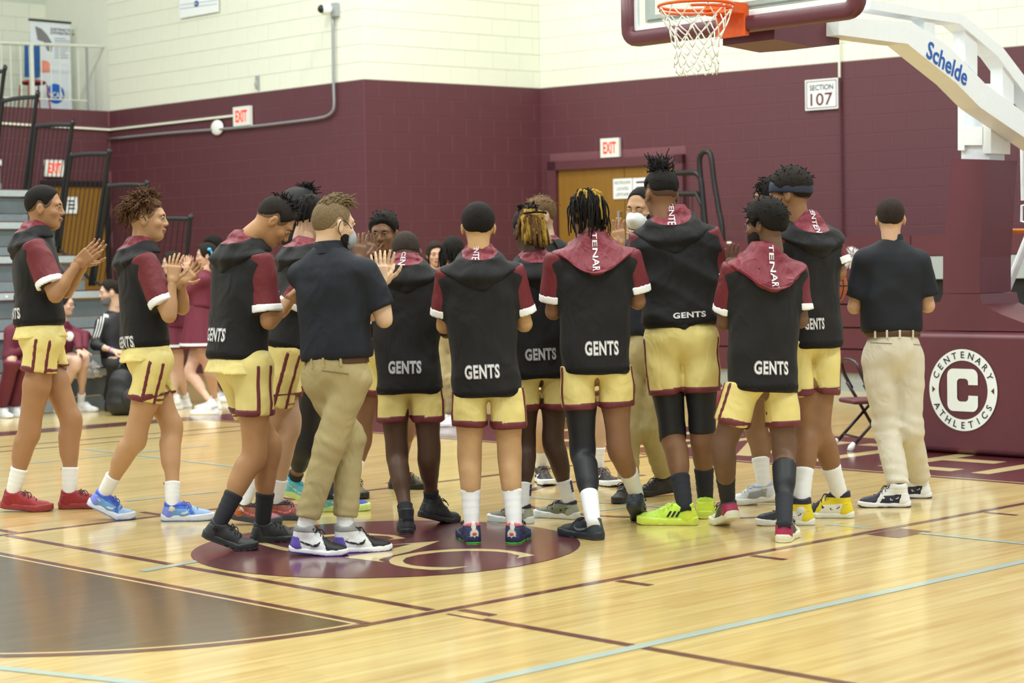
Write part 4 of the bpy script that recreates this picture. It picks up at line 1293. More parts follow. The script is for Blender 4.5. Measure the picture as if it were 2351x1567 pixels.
# ---- shoes: toe +y, ankle axis at y=0, sole bottom at z=0
SHOE_Y0, SHOE_Y1 = -.085, .225
def sole2d(X, Y, grow=0.):
    def seg(a, b, ra, rb):
        ax, ay = a; bx_, by_ = b[0]-a[0], b[1]-a[1]
        t = np.clip(((X-ax)*bx_+(Y-ay)*by_)/(bx_*bx_+by_*by_), 0, 1)
        return np.sqrt((X-ax-t*bx_)**2+(Y-ay-t*by_)**2)-(ra+t*(rb-ra))
    d = np.minimum(seg((0, -.045), (.002, .05), .039, .036), seg((.002, .05), (.004, .125), .037, .050))
    d = np.minimum(d, seg((.004, .125), (-.002, .178), .050, .043))
    return d-grow
def upper_field(high, h=.0070, grow=0.):
    zt = .165 if high else .125
    F_ = Fld((-.07, -.11, .0), (.07, .25, zt+.02), h)
    F_.add(rcone((0, -.040, .035), (.002, .06, .045), .036, .036), 0)
    F_.add(rcone((.002, .05, .045), (.003, .125, .028), .037, .040), .02)
    F_.add(ell((.001, .165, .026), (.043, .052, .034)), .02)
    F_.add(rcone((0, -.034, .04), (0, -.022, zt-.03), .040, .043), .02)
    F_.add(rcone((0, -.005, zt-.045), (.002, .085, .058), .036, .026), .025)
    if grow: F_.F -= grow
    F_.cut(lambda X, Y, Z: .016-Z+0*X+0*Y)
    # collar plane: higher at heel tab and at tongue
    F_.cut(lambda X, Y, Z: (Z-(zt-.028+ (.022 if not high else .012)*np.clip((-Y-.03)/.04, 0, 1)+.020*np.clip(Y/.04, 0, 1)))+0*X, .004)
    return F_
def crop(F_, *fs):
    G = Fld.__new__(Fld); G.__dict__ = dict(F_.__dict__); G.F = F_.F.copy()
    for f in fs: G.cut(f)
    V, Q = G.mesh(); return V, Q.tolist()
def sole_mesh(th, grow=.004, h=.0085):
    F_ = Fld((-.07, -.11, -.002), (.07, .25, th+.02), h)
    def fn(X, Y, Z):
        top = th+.008*np.clip((Y-.12)/.09, 0, 1)+.006*np.clip((-Y-.03)/.05, 0, 1)
        bot = .010*np.clip((Y-.15)/.08, 0, 1)**2+.006*np.clip((-Y-.05)/.04, 0, 1)
        d = sole2d(X, Y, grow); e = np.maximum(Z-top, bot-Z)
        r = .006
        a = np.maximum(d+r, 0); b = np.maximum(e+r, 0)
        return np.sqrt(a*a+b*b)-r+np.minimum(np.maximum(d+r, e+r), 0)
    F_.add((fn, F_.lo, F_.lo+F_.h*F_.n), 0)
    V, Q = F_.mesh(); return V, Q.tolist()
SHOES = {}
def shoe_parts(kind):
    if kind in SHOES: return SHOES[kind]
    high = kind == 'mid'
    U = upper_field(high); G = upper_field(high, grow=.0022)
    th = .030 if high else .038
    D = {}
    V, Q = U.mesh(); D['upper'] = (V, Q.tolist())
    D['sole'] = sole_mesh(th)
    D['toe'] = crop(G, plane((0, .118, .03), (0, -1, -.55)), )
    D['heel'] = crop(G, plane((0, -.012, .04), (0, 1, .35)), plane((0, 0, .085), (0, 0, 1)))
    D['side'] = crop(G, plane((0, .10, .03), (0, 1, .6)), plane((0, -.02, .03), (0, -1, -.3)), plane((0, 0, .078), (0, .1, 1)))
    D['collar'] = crop(G, plane((0, 0, .108 if high else .088), (0, 0, -1)))
    D['tab'] = crop(upper_field(high, grow=.004), lambda X, Y, Z: np.abs(X)-.014+0*Y+0*Z, plane((0, -.03, .05), (0, 1, 0)), plane((0, 0, .06), (0, 0, -1)))
    # outer outsole rim
    Fo = Fld((-.07, -.11, -.002), (.07, .25, .03), .0085)
    Fo.add((lambda X, Y, Z: np.maximum(sole2d(X, Y, .0055), np.maximum(Z-.0105-.012*np.clip((Y-.15)/.08, 0, 1)**2, .010*np.clip((Y-.15)/.08, 0, 1)**2-.001-Z)), Fo.lo, Fo.lo+Fo.h*Fo.n), 0)
    V, Q = Fo.mesh(); D['outsole'] = (V, Q.tolist())
    # laces
    la = []
    fu = U
    def top(y, x):
        iy = int(round((y-fu.lo[1])/fu.h)); ix = int(round((x-fu.lo[0])/fu.h))
        col = fu.F[np.clip(ix, 0, fu.n[0]-1), np.clip(iy, 0, fu.n[1]-1)]
        w = np.where(col < 0)[0]
        return fu.ax[2][w[-1]] if len(w) else .05
    for k in range(5):
        y = .045+.019*k
        P = [(sx, y+(.008 if sx > 0 else -.0)*(-1)**k, top(y, sx)+.003) for sx in np.linspace(-.024, .024, 7)]
        la.append(tube(P, .0032, 5))
    z0 = top(.045, 0)
    for s in (-1, 1):
        la.append(tube(spline([(0, .045, z0+.004), (s*.03, .04, z0+.012), (s*.044, .055, z0-.006), (s*.02, .06, z0+.002), (0, .045, z0+.005)], 16), .0026, 5))
        la.append(tube(spline([(0, .045, z0+.004), (s*.02, .07, z0+.004), (s*.038, .085, z0-.022)], 8), .0026, 5))
    D['laces'] = merge(la)[:2]
    # swoosh on both flanks
    sw_o = [(-.055, .078), (-.03, .064), (0, .052), (.03, .043), (.06, .041), (.075, .047), (.083, .058), (.084, .072)]
    sw_i = [(-.055, .078), (-.03, .069), (0, .061), (.03, .055), (.052, .054), (.066, .057), (.075, .064), (.084, .072)]
    A, F = ruled(sw_o, sw_i, 22)
    parts = []
    for s in (-1, 1):
        P = []
        for y, z in A:
            iy = int(np.clip(round((y-fu.lo[1])/fu.h), 0, fu.n[1]-1)); iz = int(np.clip(round((z-fu.lo[2])/fu.h), 0, fu.n[2]-1))
            col = fu.F[:, iy, iz]; w = np.where(col < 0)[0]
            x = fu.ax[0][w[-1] if s > 0 else w[0]] if len(w) else s*.035
            P.append((x+s*.0055, y, z))
        P = np.array(P); P[:, 0] = s*np.maximum(np.abs(P[:, 0]), .02)
        parts.append((P, F if s < 0 else [f[::-1] for f in F]))
    D['swoosh'] = merge(parts)[:2]
    parts = []
    for k in range(3):
        A, F = ruled([(.012+.022*k, .042), (-.006+.022*k, .072)], [(.024+.022*k, .042), (.006+.022*k, .072)], 6)
        for s in (-1, 1):
            P = []
            for y, z in A:
                iy = int(np.clip(round((y-fu.lo[1])/fu.h), 0, fu.n[1]-1)); iz = int(np.clip(round((z-fu.lo[2])/fu.h), 0, fu.n[2]-1))
                w = np.where(fu.F[:, iy, iz] < 0)[0]
                P.append((fu.ax[0][w[-1] if s > 0 else w[0]]+s*.0065 if len(w) else s*.04, y, z))
            parts.append((np.array(P), F if s > 0 else [f[::-1] for f in F]))
    D['bars'] = merge(parts)[:2]
    SHOES[kind] = D
    return D
def bend_shoe(V, lift, S):
    """heel lifted: everything behind the ball rotates about it"""
    V = V.copy()
    if lift:
        yb = .125
        f = np.clip((yb+.015-V[:, 1])/.03, 0, 1); a = -math.radians(lift)*f
        y = V[:, 1]-yb; z = V[:, 2]
        V[:, 1] = yb+y*np.cos(a)-z*np.sin(a); V[:, 2] = y*np.sin(a)+z*np.cos(a)
    return V*S

def torso_fn(A, ax, r, f, L, prof, p=2.4):
    """elliptic loft. prof rows: w, half width, half depth, forward offset"""
    pw_ = np.array([q[0] for q in prof])*L
    cols = [np.array([q[k] for q in prof]) for k in (1, 2, 3)]
    def fn(X, Y, Z):
        x = X-A[0]; y = Y-A[1]; z = Z-A[2]
        w = x*ax[0]+y*ax[1]+z*ax[2]
        a = np.interp(w, pw_, cols[0]); b = np.interp(w, pw_, cols[1]); o = np.interp(w, pw_, cols[2])
        u = (x*r[0]+y*r[1]+z*r[2])/a; v = (x*f[0]+y*f[1]+z*f[2]-o)/b
        k = (np.abs(u)**p+np.abs(v)**p)**(1/p)
        d = (k-1)*np.minimum(a, b)
        return np.maximum(d, np.maximum(-w, w-L))
    m = cols[0].max()+.05
    P = np.array([A, A+ax*L]); 
    return fn, P.min(0)-m, P.max(0)+m
def folds(seed, amp, r, f, ax, A, tw=0.0, hf=1.0):
    rng = np.random.RandomState(seed); ph = rng.uniform(0, 6.28, 8)
    def fn(X, Y, Z):
        x = X-A[0]; y = Y-A[1]; z = Z-A[2]
        u = x*r[0]+y*r[1]+z*r[2]; v = x*f[0]+y*f[1]+z*f[2]; w = x*ax[0]+y*ax[1]+z*ax[2]
        rg = lambda q: 1-1.6*np.abs(np.sin(q))
        n = np.sin(11*hf*u+9*hf*w+ph[0]+1.5*np.sin(7*w+ph[1]))*.45+rg(.5*(24*hf*u-15*hf*w+ph[2]+1.6*np.sin(9*u+11*w+ph[3])))*.35+rg(.5*((19+tw)*hf*w+6*u+ph[4]+2.2*np.sin(8*u+ph[5])+9*v))*(.38+.03*tw)+rg(.5*(-31*hf*u-22*hf*w+ph[6]+1.7*np.sin(12*w+ph[7])))*.22
        return -amp*n
    return fn
def field_fn(F_):
    """trilinear sampler of a built field"""
    def s(P):
        q = (P-F_.lo)/F_.h; i = np.clip(np.floor(q).astype(int), 0, F_.n-2); t = np.clip(q-i, 0, 1)
        out = 0
        for a in (0, 1):
            for b in (0, 1):
                for c in (0, 1):
                    w = (t[:, 0] if a else 1-t[:, 0])*(t[:, 1] if b else 1-t[:, 1])*(t[:, 2] if c else 1-t[:, 2])
                    out = out+w*F_.F[i[:, 0]+a, i[:, 1]+b, i[:, 2]+c]
        return out
    return s
def project(F_, P, d, off=.004, steps=60):
    """march points P along d until the field's surface, stop off before it"""
    s = field_fn(F_); P = P.copy(); d = nrm(d)
    for _ in range(steps):
        v = s(P); P = P+d*np.clip(v*.7, -.02, .03)[:, None]
    return P-d*off

def proj_px(F_, pts, t, back=.5, off=.003, tol=.012):
    """points of the image carried along their own sight lines onto a built field"""
    D_ = np.array([nrm(ray(*q)) for q in pts]); P = np.array([at(q[0], q[1], t-back) for q in pts]); s = field_fn(F_)
    for _ in range(70): P = P+D_*np.clip(s(P)*.7, -.02, .03)[:, None]
    ok = np.abs(s(P)) < tol
    return (P-D_*off)[ok]
# ================================================================ PEOPLE: builder
PID = [0]
def person(label, sk, h, S, feet, hip, knees, hem, neck, head, arms=None, hair=None, hair_m=None, top='hoodie', bottom='shorts',
           short_y=None, socks=None, shoes=None, tw=1.0, td=1.0, sw=1.0, legw=1.0, cov=.78, hood=None, gents=None, strip=None, extra=None,
           cloth=None, pants_m=None, brow=(30, 22, 18), lipc=None, waist_flap=False, group='players in warm-up hoodies', leggings=(), t0=None, fold=1.0,
           sleeve_r=1.0, collar_m=None, foldw=0.0, fade=True, skirt_y=None, sh_drop=.125, shw=.172, hem_up=0.0, nostripe=False, chest=1.0, pr=None, lod=1.0, hlo=False):
    PID[0] += 1; pid = PID[0]
    f0 = hd(h); r0 = np.cross(f0, UP)
    fg = []
    for ft_ in feet:
        g = gr(ft_[0], ft_[1]); fg.append(g)
    if t0 is None: t0 = np.mean([depth(g) for g in fg])
    J = lambda q: at(q[0], q[1], t0+(q[2] if len(q) > 2 else 0.0))
    base = np.mean(fg, 0)*np.array([1, 1, 0])
    T = thing('person', label, 'person', base, group)
    # ---- shoes and ankles
    ank = []; shoe_tf = []
    for i, ft_ in enumerate(feet):
        yaw = ft_[2]; lift = ft_[3] if len(ft_) > 3 else 0; dzt = ft_[4] if len(ft_) > 4 else 0
        y = hd(yaw); x = np.cross(y, UP)
        def tf(V, y=y, x=x, g=fg[i], lift=lift, dzt=dzt):
            V = bend_shoe(V, lift, S)-np.array([0, .07*S, 0])
            return g+V[:, :1]*x+V[:, 1:2]*y+V[:, 2:]*UP+UP*dzt
        shoe_tf.append((tf, y, x))
        ank.append(tf(np.array([[0, -.018, .105]]))[0])
    P = J(hip)
    hips = [P-r0*.094*S*legw, P+r0*.094*S*legw]
    kn = [J(k) for k in knees]
    # ---- leg primitives
    bs = .74 if bottom in ('pants',) else 1.0
    def leg(i, g=0.0, S=S*bs):
        Hh, K, A = hips[i], kn[i], ank[i]; fy = shoe_tf[i][1]
        fk = nrm(f0+fy)
        L = [(rcone(Hh, Hh+(K-Hh)*.45, .068*S*legw+g, .080*S*legw+g), .02), (rcone(Hh+(K-Hh)*.45, K+UP*.02, .080*S*legw+g, .060*S*legw+g), .02), (rcone(K+UP*.03+fk*.006, K-UP*.04+fk*.006, .058*S*legw+g, .052*S*legw+g), .03),
             (rcone(K-UP*.02, A, .055*S*legw+g, .0345*S+g), .03),
             (rcone(K+(A-K)*.20-fk*.020*S, K+(A-K)*.44-fk*.016*S, .052*S*legw+g, .045*S*legw+g), .04)]
        return L
    # ---- torso frame
    A = J(hem); N = J(neck); ax = nrm(N-A); L = np.linalg.norm(N-A)
    r = nrm(r0-ax*np.dot(r0, ax)); f = np.cross(ax, r)
    sh = [N-ax*sh_drop*S-r*shw*S, N-ax*sh_drop*S+r*shw*S]
    arms = arms or {}
    el = []; wr = []; hnd = []
    for i, key in enumerate('LR'):
        a = arms.get(key)
        if a is None:
            s = -1 if i == 0 else 1
            e = sh[i]-ax*.27*S+r*s*.045+f*.05; w = e+f*.2*S+ax*.12*S-r*s*.07
            hnd.append((nrm(f+ax*.6-r*s*.2), -r*s, 'flat'))
        else:
            e = J(a['e']); w = J(a['w'])
            if 'd' in a: hnd.append((vb(*a['d']), vb(*a['p']), a.get('pose', 'flat')))
            else: hnd.append((nrm(w-e), -r*(-1 if i == 0 else 1), 'flat'))
            if 's' in a: sh[i] = J(a['s'])
        el.append(e); wr.append(w)
    # ---- head frame
    Hc = J(head[:3]); yaw, pit, rol, hs = head[3:7]
    hy = hd(yaw, -pit); hx = nrm(np.cross(hy, UP)); hz = np.cross(hx, hy)
    if rol:
        a = math.radians(rol); hx, hz = hx*math.cos(a)+hz*math.sin(a), -hx*math.sin(a)+hz*math.cos(a)
    HT = lambda V: Hc+hs*(np.asarray(V)[:, :1]*hx+np.asarray(V)[:, 1:2]*hy+np.asarray(V)[:, 2:]*hz)
    # ---- body: one continuous skin mesh
    allp = np.array(hips+kn+ank+el+wr+sh+[N, P, Hc])
    B = Fld(allp.min(0)-.13, allp.max(0)+.10, .0155*lod)
    for i in (0, 1):
        for p_, k in leg(i): B.add(p_, k)
        B.add(rcone(ank[i], ank[i]-UP*.06*S, .030*S, .028*S), .01)
        B.add(rcone(sh[i], el[i], .054*S*tw, .042*S), .02)
        B.add(rcone(el[i], el[i]+(wr[i]-el[i])*.35, .041*S, .040*S), .02)
        B.add(rcone(el[i]+(wr[i]-el[i])*.25, wr[i], .040*S, .026*S), .02)
        B.add(rcone(sh[i], N-ax*.08, .048*S, .05*S), .03)
    B.add(rcone(P, P+ax*.12, .085*S, .085*S), .03); B.add(rcone(A+ax*.1, N-ax*.17, .085*S, .09*S), .04)
    B.add(rcone(N-ax*.07+f*.01, Hc+hs*(hy*-.030+hz*-.075), .064*hs, .054*hs), .03)
    V, Q = B.mesh(); V = smooth_mesh(V, Q, 2)
    parts = [(V, Q.tolist(), 0)]
    hv, hf, hi = HEAD_LO if lod > 1 or hlo else HEAD
    parts.append((HT(hv), hf, hi))
    for i in (0, 1):
        d, pm, pose = hnd[i]
        hvv, hff = put_hand(pose, wr[i], d, pm, i == 0, S*.92, lod > 1 or hlo)
        parts.append((hvv, hff, 0))
    V, F, I = merge(parts)
    ms = skin('%d' % pid, sk)
    lc = lipc or tuple(int(v*.80) for v in (sk[0], sk[1]*.88, sk[2]*.92))
    part('body', V, F, [ms, mat('lips_%d' % pid, lc, .45), m_eyew, m_iris, mat('brow_%d' % pid, brow, .9)], T, idx=I)
    # ---- top
    def sleeve_end(i, c=cov): return sh[i]+(el[i]-sh[i])*c
    ctx = dict(T=T, HT=HT, A=A, N=N, ax=ax, r=r, f=f, L=L, sh=sh, el=el, wr=wr, S=S, hs=hs, hx=hx, hy=hy, hz=hz, Hc=Hc, P=P, kn=kn, ank=ank, hips=hips, J=J, pid=pid)
    if top:
        m_top = cloth or {'hoodie': m_hoodie, 'polo': m_polo}.get(top, m_hoodie)
        k1, k2 = S*tw, S*td
        tp = lambda d: 1-d*S/L
        prof = pr or [(0, .178*k1, .134*k2, 0), (.05, .184*k1, .140*k2, 0), (.28, .180*k1, .132*k2, 0), (.5, .186*k1*chest, .132*k2, .0), (tp(.20), .188*k1*chest, .126*k2, -.004), (tp(.135), .182*k1, .116*k2, -.006), (tp(.085), .158*k1, .102*k2, -.006), (tp(.045), .118*k1, .086*k2, -.002), (tp(.018), .088*k1, .074*k2, 0), (1.0, .070*k1, .066*k2, 0)]
        G = Fld(np.minimum(allp[6:], A-.22).min(0)-.16, np.maximum(allp[6:], A+.22).max(0)+.12, .0116*lod)
        # restrict to torso height
        tf_ = torso_fn(A, ax, r, f, L, prof)
        G.add(tf_, 0)
        G.add(rcone(N-ax*.085*S+r*-.05*S, sh[0]+r*.01, .062*S, .064*S), .05); G.add(rcone(N-ax*.085*S+r*.05*S, sh[1]-r*.01, .062*S, .064*S), .05)
        ra, rb = .069*S*sleeve_r, .078*S*sleeve_r
        long = top in ('jacket', 'sweater')
        for i in (0, 1):
            if long:
                G.add(rcone(sh[i], el[i], ra*.95, rb*.75), .03)
                e2 = el[i]+(wr[i]-el[i])*(.95 if cov > .5 else .5)
                G.add((fmax(rcone(el[i], e2, rb*.75, rb*.6)[0], plane(e2, wr[i]-el[i])), *rcone(el[i], e2, rb, rb)[1:]), .02)
            else:
                e = sleeve_end(i)
                fn, lo, hi = rcone(sh[i], sh[i]+(e-sh[i])*1.12, ra, rb)
                G.add((fmax(fn, plane(e, e-sh[i])), lo, hi), .028)
        dsp = folds(pid, .0080*fold, r, f, ax, A, tw=foldw)
        G.disp(dsp)
        V, Q = G.mesh(); V = smooth_mesh(V, Q, 1)
        nm = {'hoodie': 'hoodie', 'polo': 'polo_shirt', 'jacket': 'track_jacket', 'sweater': 'sweater'}[top]
        TP = part(nm, V, Q, m_top, T); ctx['TP'] = TP; ctx['G'] = G
        def sub_field(prim, cuts, k=.0, h=.0115, name='x', m=None, parent=TP, dsp_=dsp):
            fn, lo, hi = prim
            S_ = Fld(lo, hi, h); S_.add((fmax(fn, *cuts) if cuts else fn, lo, hi), 0)
            if dsp_: S_.disp(dsp_)
            for c in cuts: S_.cut(c)
            V, Q = S_.mesh()
            if len(Q) == 0: return None
            V = smooth_mesh(V, Q, 1)
            return part(name, V, Q, m, parent)
        ctx['sub_field'] = sub_field
        if top == 'hoodie':
            for i in (0, 1):
                s = -1 if i == 0 else 1
                e = sleeve_end(i); d = nrm(e-sh[i]); o = nrm(r*s-d*np.dot(r*s, d)); st = sh[i]-d*.02
                fn, lo, hi = rcone(st, sh[i]+(e-sh[i])*1.12, ra+.0035, rb+.0035)
                cut = [plane(e-d*.002, d), plane(sh[i]-o*.20*ra, -o*.97+d*.0), plane(sh[i]-d*.055, -d*.8-o*.0+r*s*.0)]
                sub_field((fn, lo, hi), cut, name='sleeve_panel', m=m_red)
                fn, lo, hi = rcone(e-d*.07, e+d*.05, rb+.0036, rb+.0040)
                sub_field((fn, lo, hi), [plane(e+d*.001, d), plane(e-d*.042, -d), plane(e-o*.30*ra, -o)], name='cuff', m=m_cuff, h=.0072)
            # hem band
            gprof = [(q[0], q[1]+.0016, q[2]+.0016, q[3]) for q in prof]
            fn, lo, hi = torso_fn(A-ax*.0, ax, r, f, L, gprof)
            sub_field((fn, lo, A+np.array([.3, .3, .12])), [plane(A+ax*.052, ax), plane(A+ax*.001, -ax)], name='hem_band', m=m_hband, h=.0135)
        # hood
        if hood:
            lipd, tot, flip = hood
            C0 = N+f*.012; SG = field_fn(G)
            rows = []
            phis = np.radians(np.linspace(-128, 128, 41)); nv = 26
            for ph in phis:
                c = max(0.0, math.cos(ph)); cb = c**1.25; q = r*math.sin(ph)-f*math.cos(ph)
                sd = abs(math.sin(ph))
                lp_ = max(lipd, .02)
                pts = [(.058, .046), (.066, .046), (.080+.012*cb, .024-.012*cb), (.094+.022*cb, .006-(lp_-.0)*cb*.6), (.106+.026*cb, -.004-lp_*cb),
                       (.122+.020*cb, -.012-lp_*cb-.006*cb), (.136+.010*cb, -.030-((lp_+tot)/2-.02)*cb), (.140+.004*cb, -.044-(tot-.065)*cb), (.128, -.052-(tot-.046)*cb)]
                if not flip:
                    pts = [(.058, .050), (.062, .051), (.068+.012*cb, .042-.014*cb), (.076+.024*cb, .032-(lp_+.012)*cb*.6), (.086+.034*cb, .024-(lp_+.012)*cb),
                           (.108+.036*cb, .004-(lp_+.012)*cb), (.128+.028*cb, -.022-((lp_+tot)/2-.02)*cb), (.136+.016*cb, -.042-(tot-.065)*cb), (.128, -.052-(tot-.046)*cb)]
                Pp = spline(np.array([(a*hs, b*hs, 0) for a, b in pts]), nv)
                row = []
                rr_ = np.linspace(.03, .32, 60)
                offs = np.interp(np.linspace(0, 1, nv), [0, .12, .22, .4, .52, .62, .8, .93, 1], [-1, -1, .006, .014, .030, .044, .040, .020, -.004])
                ns = len(rr_); smp = SG((C0+q*rr_[None, :, None]+ax*Pp[:, 1][:, None, None]).reshape(-1, 3)).reshape(nv, ns)
                ins = smp < 0
                surf = np.where(ins.any(1), rr_[ns-1-np.argmax(ins[:, ::-1], 1)], 0.0)
                for k, (ro, z, _) in enumerate(Pp):
                    v = k/(nv-1)
                    ro = max(ro, surf[k]+offs[k]*(.35+.65*cb)) if offs[k] > -.5 else ro
                    ro = ro+(.0080*math.sin(v*24+math.cos(ph*2.0)*2.6)*cb+.004*math.sin(ph*9+v*7))*min(1, v*2.2)
                    row.append(C0+q*ro+ax*z)
                rows.append(row)
            HG = np.array(rows)   # phi, v, 3
            lip = int(nv*.52)
            def grid(v0, v1):
                n1 = v1-v0; Vv = HG[:, v0:v1].reshape(-1, 3); Ff = []
                for a in range(len(phis)-1):
                    for b in range(n1-1):
                        Ff.append((a*n1+b, a*n1+b+1, (a+1)*n1+b+1, (a+1)*n1+b))
                return Vv, np.array(Ff)
            Vv, Ff = grid(0, lip+1); part('hood_lining', Vv, Ff, m_lining, TP)
            Vv, Ff = grid(lip, nv); part('hood', Vv, Ff, m_top if not flip else m_lining, TP)
            if strip:
                V2, F2 = text2d(strip, .012, .25)
                n = len(strip); wid = np.ptp(V2[:, 0])
                vv = (.10+.42*(V2[:, 0]-V2[:, 0].min())/wid)*(nv-1) if not flip else (.22+.36*(V2[:, 0]-V2[:, 0].min())/wid)*(nv-1)
                hh_ = V2[:, 1]/np.ptp(V2[:, 1])*.30*(.8 if flip else 1.0)
                off = extra.get('strip_off', 0.0) if extra else 0.0
                pi_ = (np.clip(hh_+off, -1.5, 1.5)-phis[0])/(phis[1]-phis[0])
                i0 = np.clip(pi_.astype(int), 0, len(phis)-2); j0 = np.clip(vv.astype(int), 0, nv-2)
                a = (pi_-i0)[:, None]; b = (vv-j0)[:, None]
                Pt = (1-a)*(1-b)*HG[i0, j0]+a*(1-b)*HG[i0+1, j0]+(1-a)*b*HG[i0, j0+1]+a*b*HG[i0+1, j0+1]
                nn = np.cross(HG[i0+1, j0]-HG[i0, j0], HG[i0, j0+1]-HG[i0, j0]); nn /= np.maximum(1e-9, np.linalg.norm(nn, axis=1))[:, None]
                nn *= np.sign((nn@(-f+ax*.6)))[:, None]
                part('hood_lettering', Pt+nn*.004, F2, m_letw, TP, smooth=False)
        if gents:
            gx, gy, gw, gh = gents[:4]; txt = gents[4] if len(gents) > 4 else 'GENTS'
            ctr = at(gx, gy, t0)
            vd = nrm(ctr-CAM); xd_ = RT
            xdir = r; back = -f
            sc_ = depth(ctr)/FPX
            lay = [(.052, m_letw, .0022), (.030, m_letk, .0034), (.012, m_letw if len(gents) < 6 else m_letg, .0046)]
            Pc = project(G, np.array([CAM+vd*(depth(ctr)-.45)]), vd, 0)[0]
            lat = np.dot(Pc-A, r); Pc = Pc+r*(np.clip(lat, -.055, .055)-lat)
            facing = abs(np.dot(xdir, RT)); wm = gw*sc_/facing if facing > .8 else .185
            for bold, mm, off in lay:
                V2, F2 = text2d(txt, bold, .14, 1.12)
                V0, _ = text2d(txt, .052, .14, 1.12)
                X2 = V2[:, :1]/np.ptp(V0[:, 0])*wm; Y2 = V2[:, 1:]/np.ptp(V0[:, 1])*gh*sc_
                Pw = Pc+X2*xdir+Y2*ax+back*.3
                part('lettering', project(G, Pw, f, .0015+off), F2, mm, TP, smooth=False)
        if top == 'polo':
            # standing collar band
            ring = []
            for k in range(28):
                a = 2*math.pi*k/28; q = r*math.sin(a)*.066*hs+f*math.cos(a)*.070*hs
                ring.append((q, math.cos(a)))
            rws = []
            for z, gr_ in ((-.03, 1.22), (.0, 1.06), (.028, .98), (.032, .93), (.01, .9)):
                rws.append([N+f*.008+q*gr_+ax*(z+.012*-max(0, c_)) for q, c_ in ring])
            mbc = MB().ring_loft(rws, cap=False); part('collar', np.array(mbc.V), mbc.F, m_top, TP)
    # ---- bottoms
    if bottom == 'shorts':
        lo = allp.min(0)-.2; hi = allp.max(0)+.2
        Wt = A+ax*(.06 if proj_py(A) < proj_py(P) else .05)
        hemp = []
        for i in (0, 1):
            Hh, K = hips[i]+UP*.02, kn[i]
            py_h = proj_py(Hh); py_k = proj_py(K)
            sy = short_y[i] if hasattr(short_y, '__len__') else short_y
            fr = np.clip((sy-py_h)/max(5, py_k-py_h), .25, 1.2)
            hemp.append(Hh+(K-Hh)*fr)
        pts = np.array(hips+hemp+[Wt]); D = Fld(pts.min(0)-.17, pts.max(0)+.17, .0112)
        rt, rh = .096*S*sw, .098*S*sw
        ca = rcone(P-UP*.02, Wt, .125*S*sw, .125*S*sw)
        D.add(ell(P+UP*.06, (.172*S*sw, .130*S*sw, .115*S), np.array([r0, f0, UP])), 0)
        D.add(rcone(P+UP*.05, Wt+ax*.05, .12*S*sw, .12*S*sw), .04)
        axs = []
        Dl = []
        for i in (0, 1):
            q_ = Fld.__new__(Fld); q_.__dict__ = dict(D.__dict__); q_.F = D.F.copy(); Dl.append(q_)
        for i in (0, 1):
            s = -1 if i == 0 else 1
            Hh = hips[i]+UP*.05+r0*s*.0; d = nrm(hemp[i]-Hh)
            fn, l_, h_ = rcone(Hh, hemp[i]+d*.05, rt, rh+.006)
            Dl[i].add((fmax(fn, plane(hemp[i], d)), l_, h_), .05); axs.append((Hh, d))
        D.F = np.minimum(Dl[0].F, Dl[1].F)
        # hollow the hems a little
        for i in (0, 1):
            fn, l_, h_ = rcone(hemp[i]-axs[i][1]*.02, hemp[i]+axs[i][1]*.05, rh-.030, rh-.028)
            S_, X, Y, Z = D.sl(l_, h_); D.F[S_] = np.maximum(D.F[S_], -fn(X, Y, Z))
        D.cut(plane(Wt, ax), 0)
        dsp2 = folds(pid+50, .0055*fold, r0, f0, UP, P, hf=1.3)
        def crease(X, Y, Z):
            u = (X-P[0])*r0[0]+(Y-P[1])*r0[1]; w = np.clip((P[2]+.06-Z)/.12, 0, 1)
            return .018*np.exp(-(u/.020)**2)*w*w
        D.disp(crease); D.disp(dsp2)
        V, Q = D.mesh(); V = smooth_mesh(V, Q, 1)
        SH = part('shorts', V, Q, m_gold, T); ctx['SH'] = SH; ctx['D'] = D
        for i in (0, 1):
            s = -1 if i == 0 else 1
            Hh, d = axs[i]; o = nrm(r0*s-d*np.dot(r0*s, d)); kdir = np.cross(d, o)
            g_ = .0028
            fn, l_, h_ = rcone(Hh, hemp[i]+d*.05, rt+g_, rh+.006+g_)
            hb = hemp[i]
            al = math.radians(22)
            def wedge(X, Y, Z, hb=hb, o=o, kdir=kdir):
                qo = (X-hb[0])*o[0]+(Y-hb[1])*o[1]+(Z-hb[2])*o[2]; qk = (X-hb[0])*kdir[0]+(Y-hb[1])*kdir[1]+(Z-hb[2])*kdir[2]
                return qo*math.sin(al)-np.abs(qk)*math.cos(al)
            bl = hb-d*.06-np.array([.18, .18, .05]); bh = hb+d*.03+np.array([.17, .17, .05])
            ctx['sub_field'] if 'sub_field' in ctx else None
            SD = field_fn(D)
            def sf(prim, cuts, name, m):
                fn, lo2, hi2 = prim; lo2 = np.maximum(lo2, D.lo); hi2 = np.minimum(hi2, D.lo+D.h*(D.n-1)); S_ = Fld(lo2, hi2, .0090)
                X, Y, Z = np.meshgrid(*S_.ax, indexing='ij')
                S_.F = (SD(np.stack([X.ravel(), Y.ravel(), Z.ravel()], 1)).reshape(X.shape)-.0052).astype(np.float32)
                for c in cuts: S_.cut(c)
                V, Q = S_.mesh()
                if len(Q): return part(name, smooth_mesh(V, Q, 1), Q, m, SH)
            sf((fn, bl, bh), [plane(hb+d*.004, d), plane(hb-d*.034, -d), wedge], 'hem_trim', m_strp)
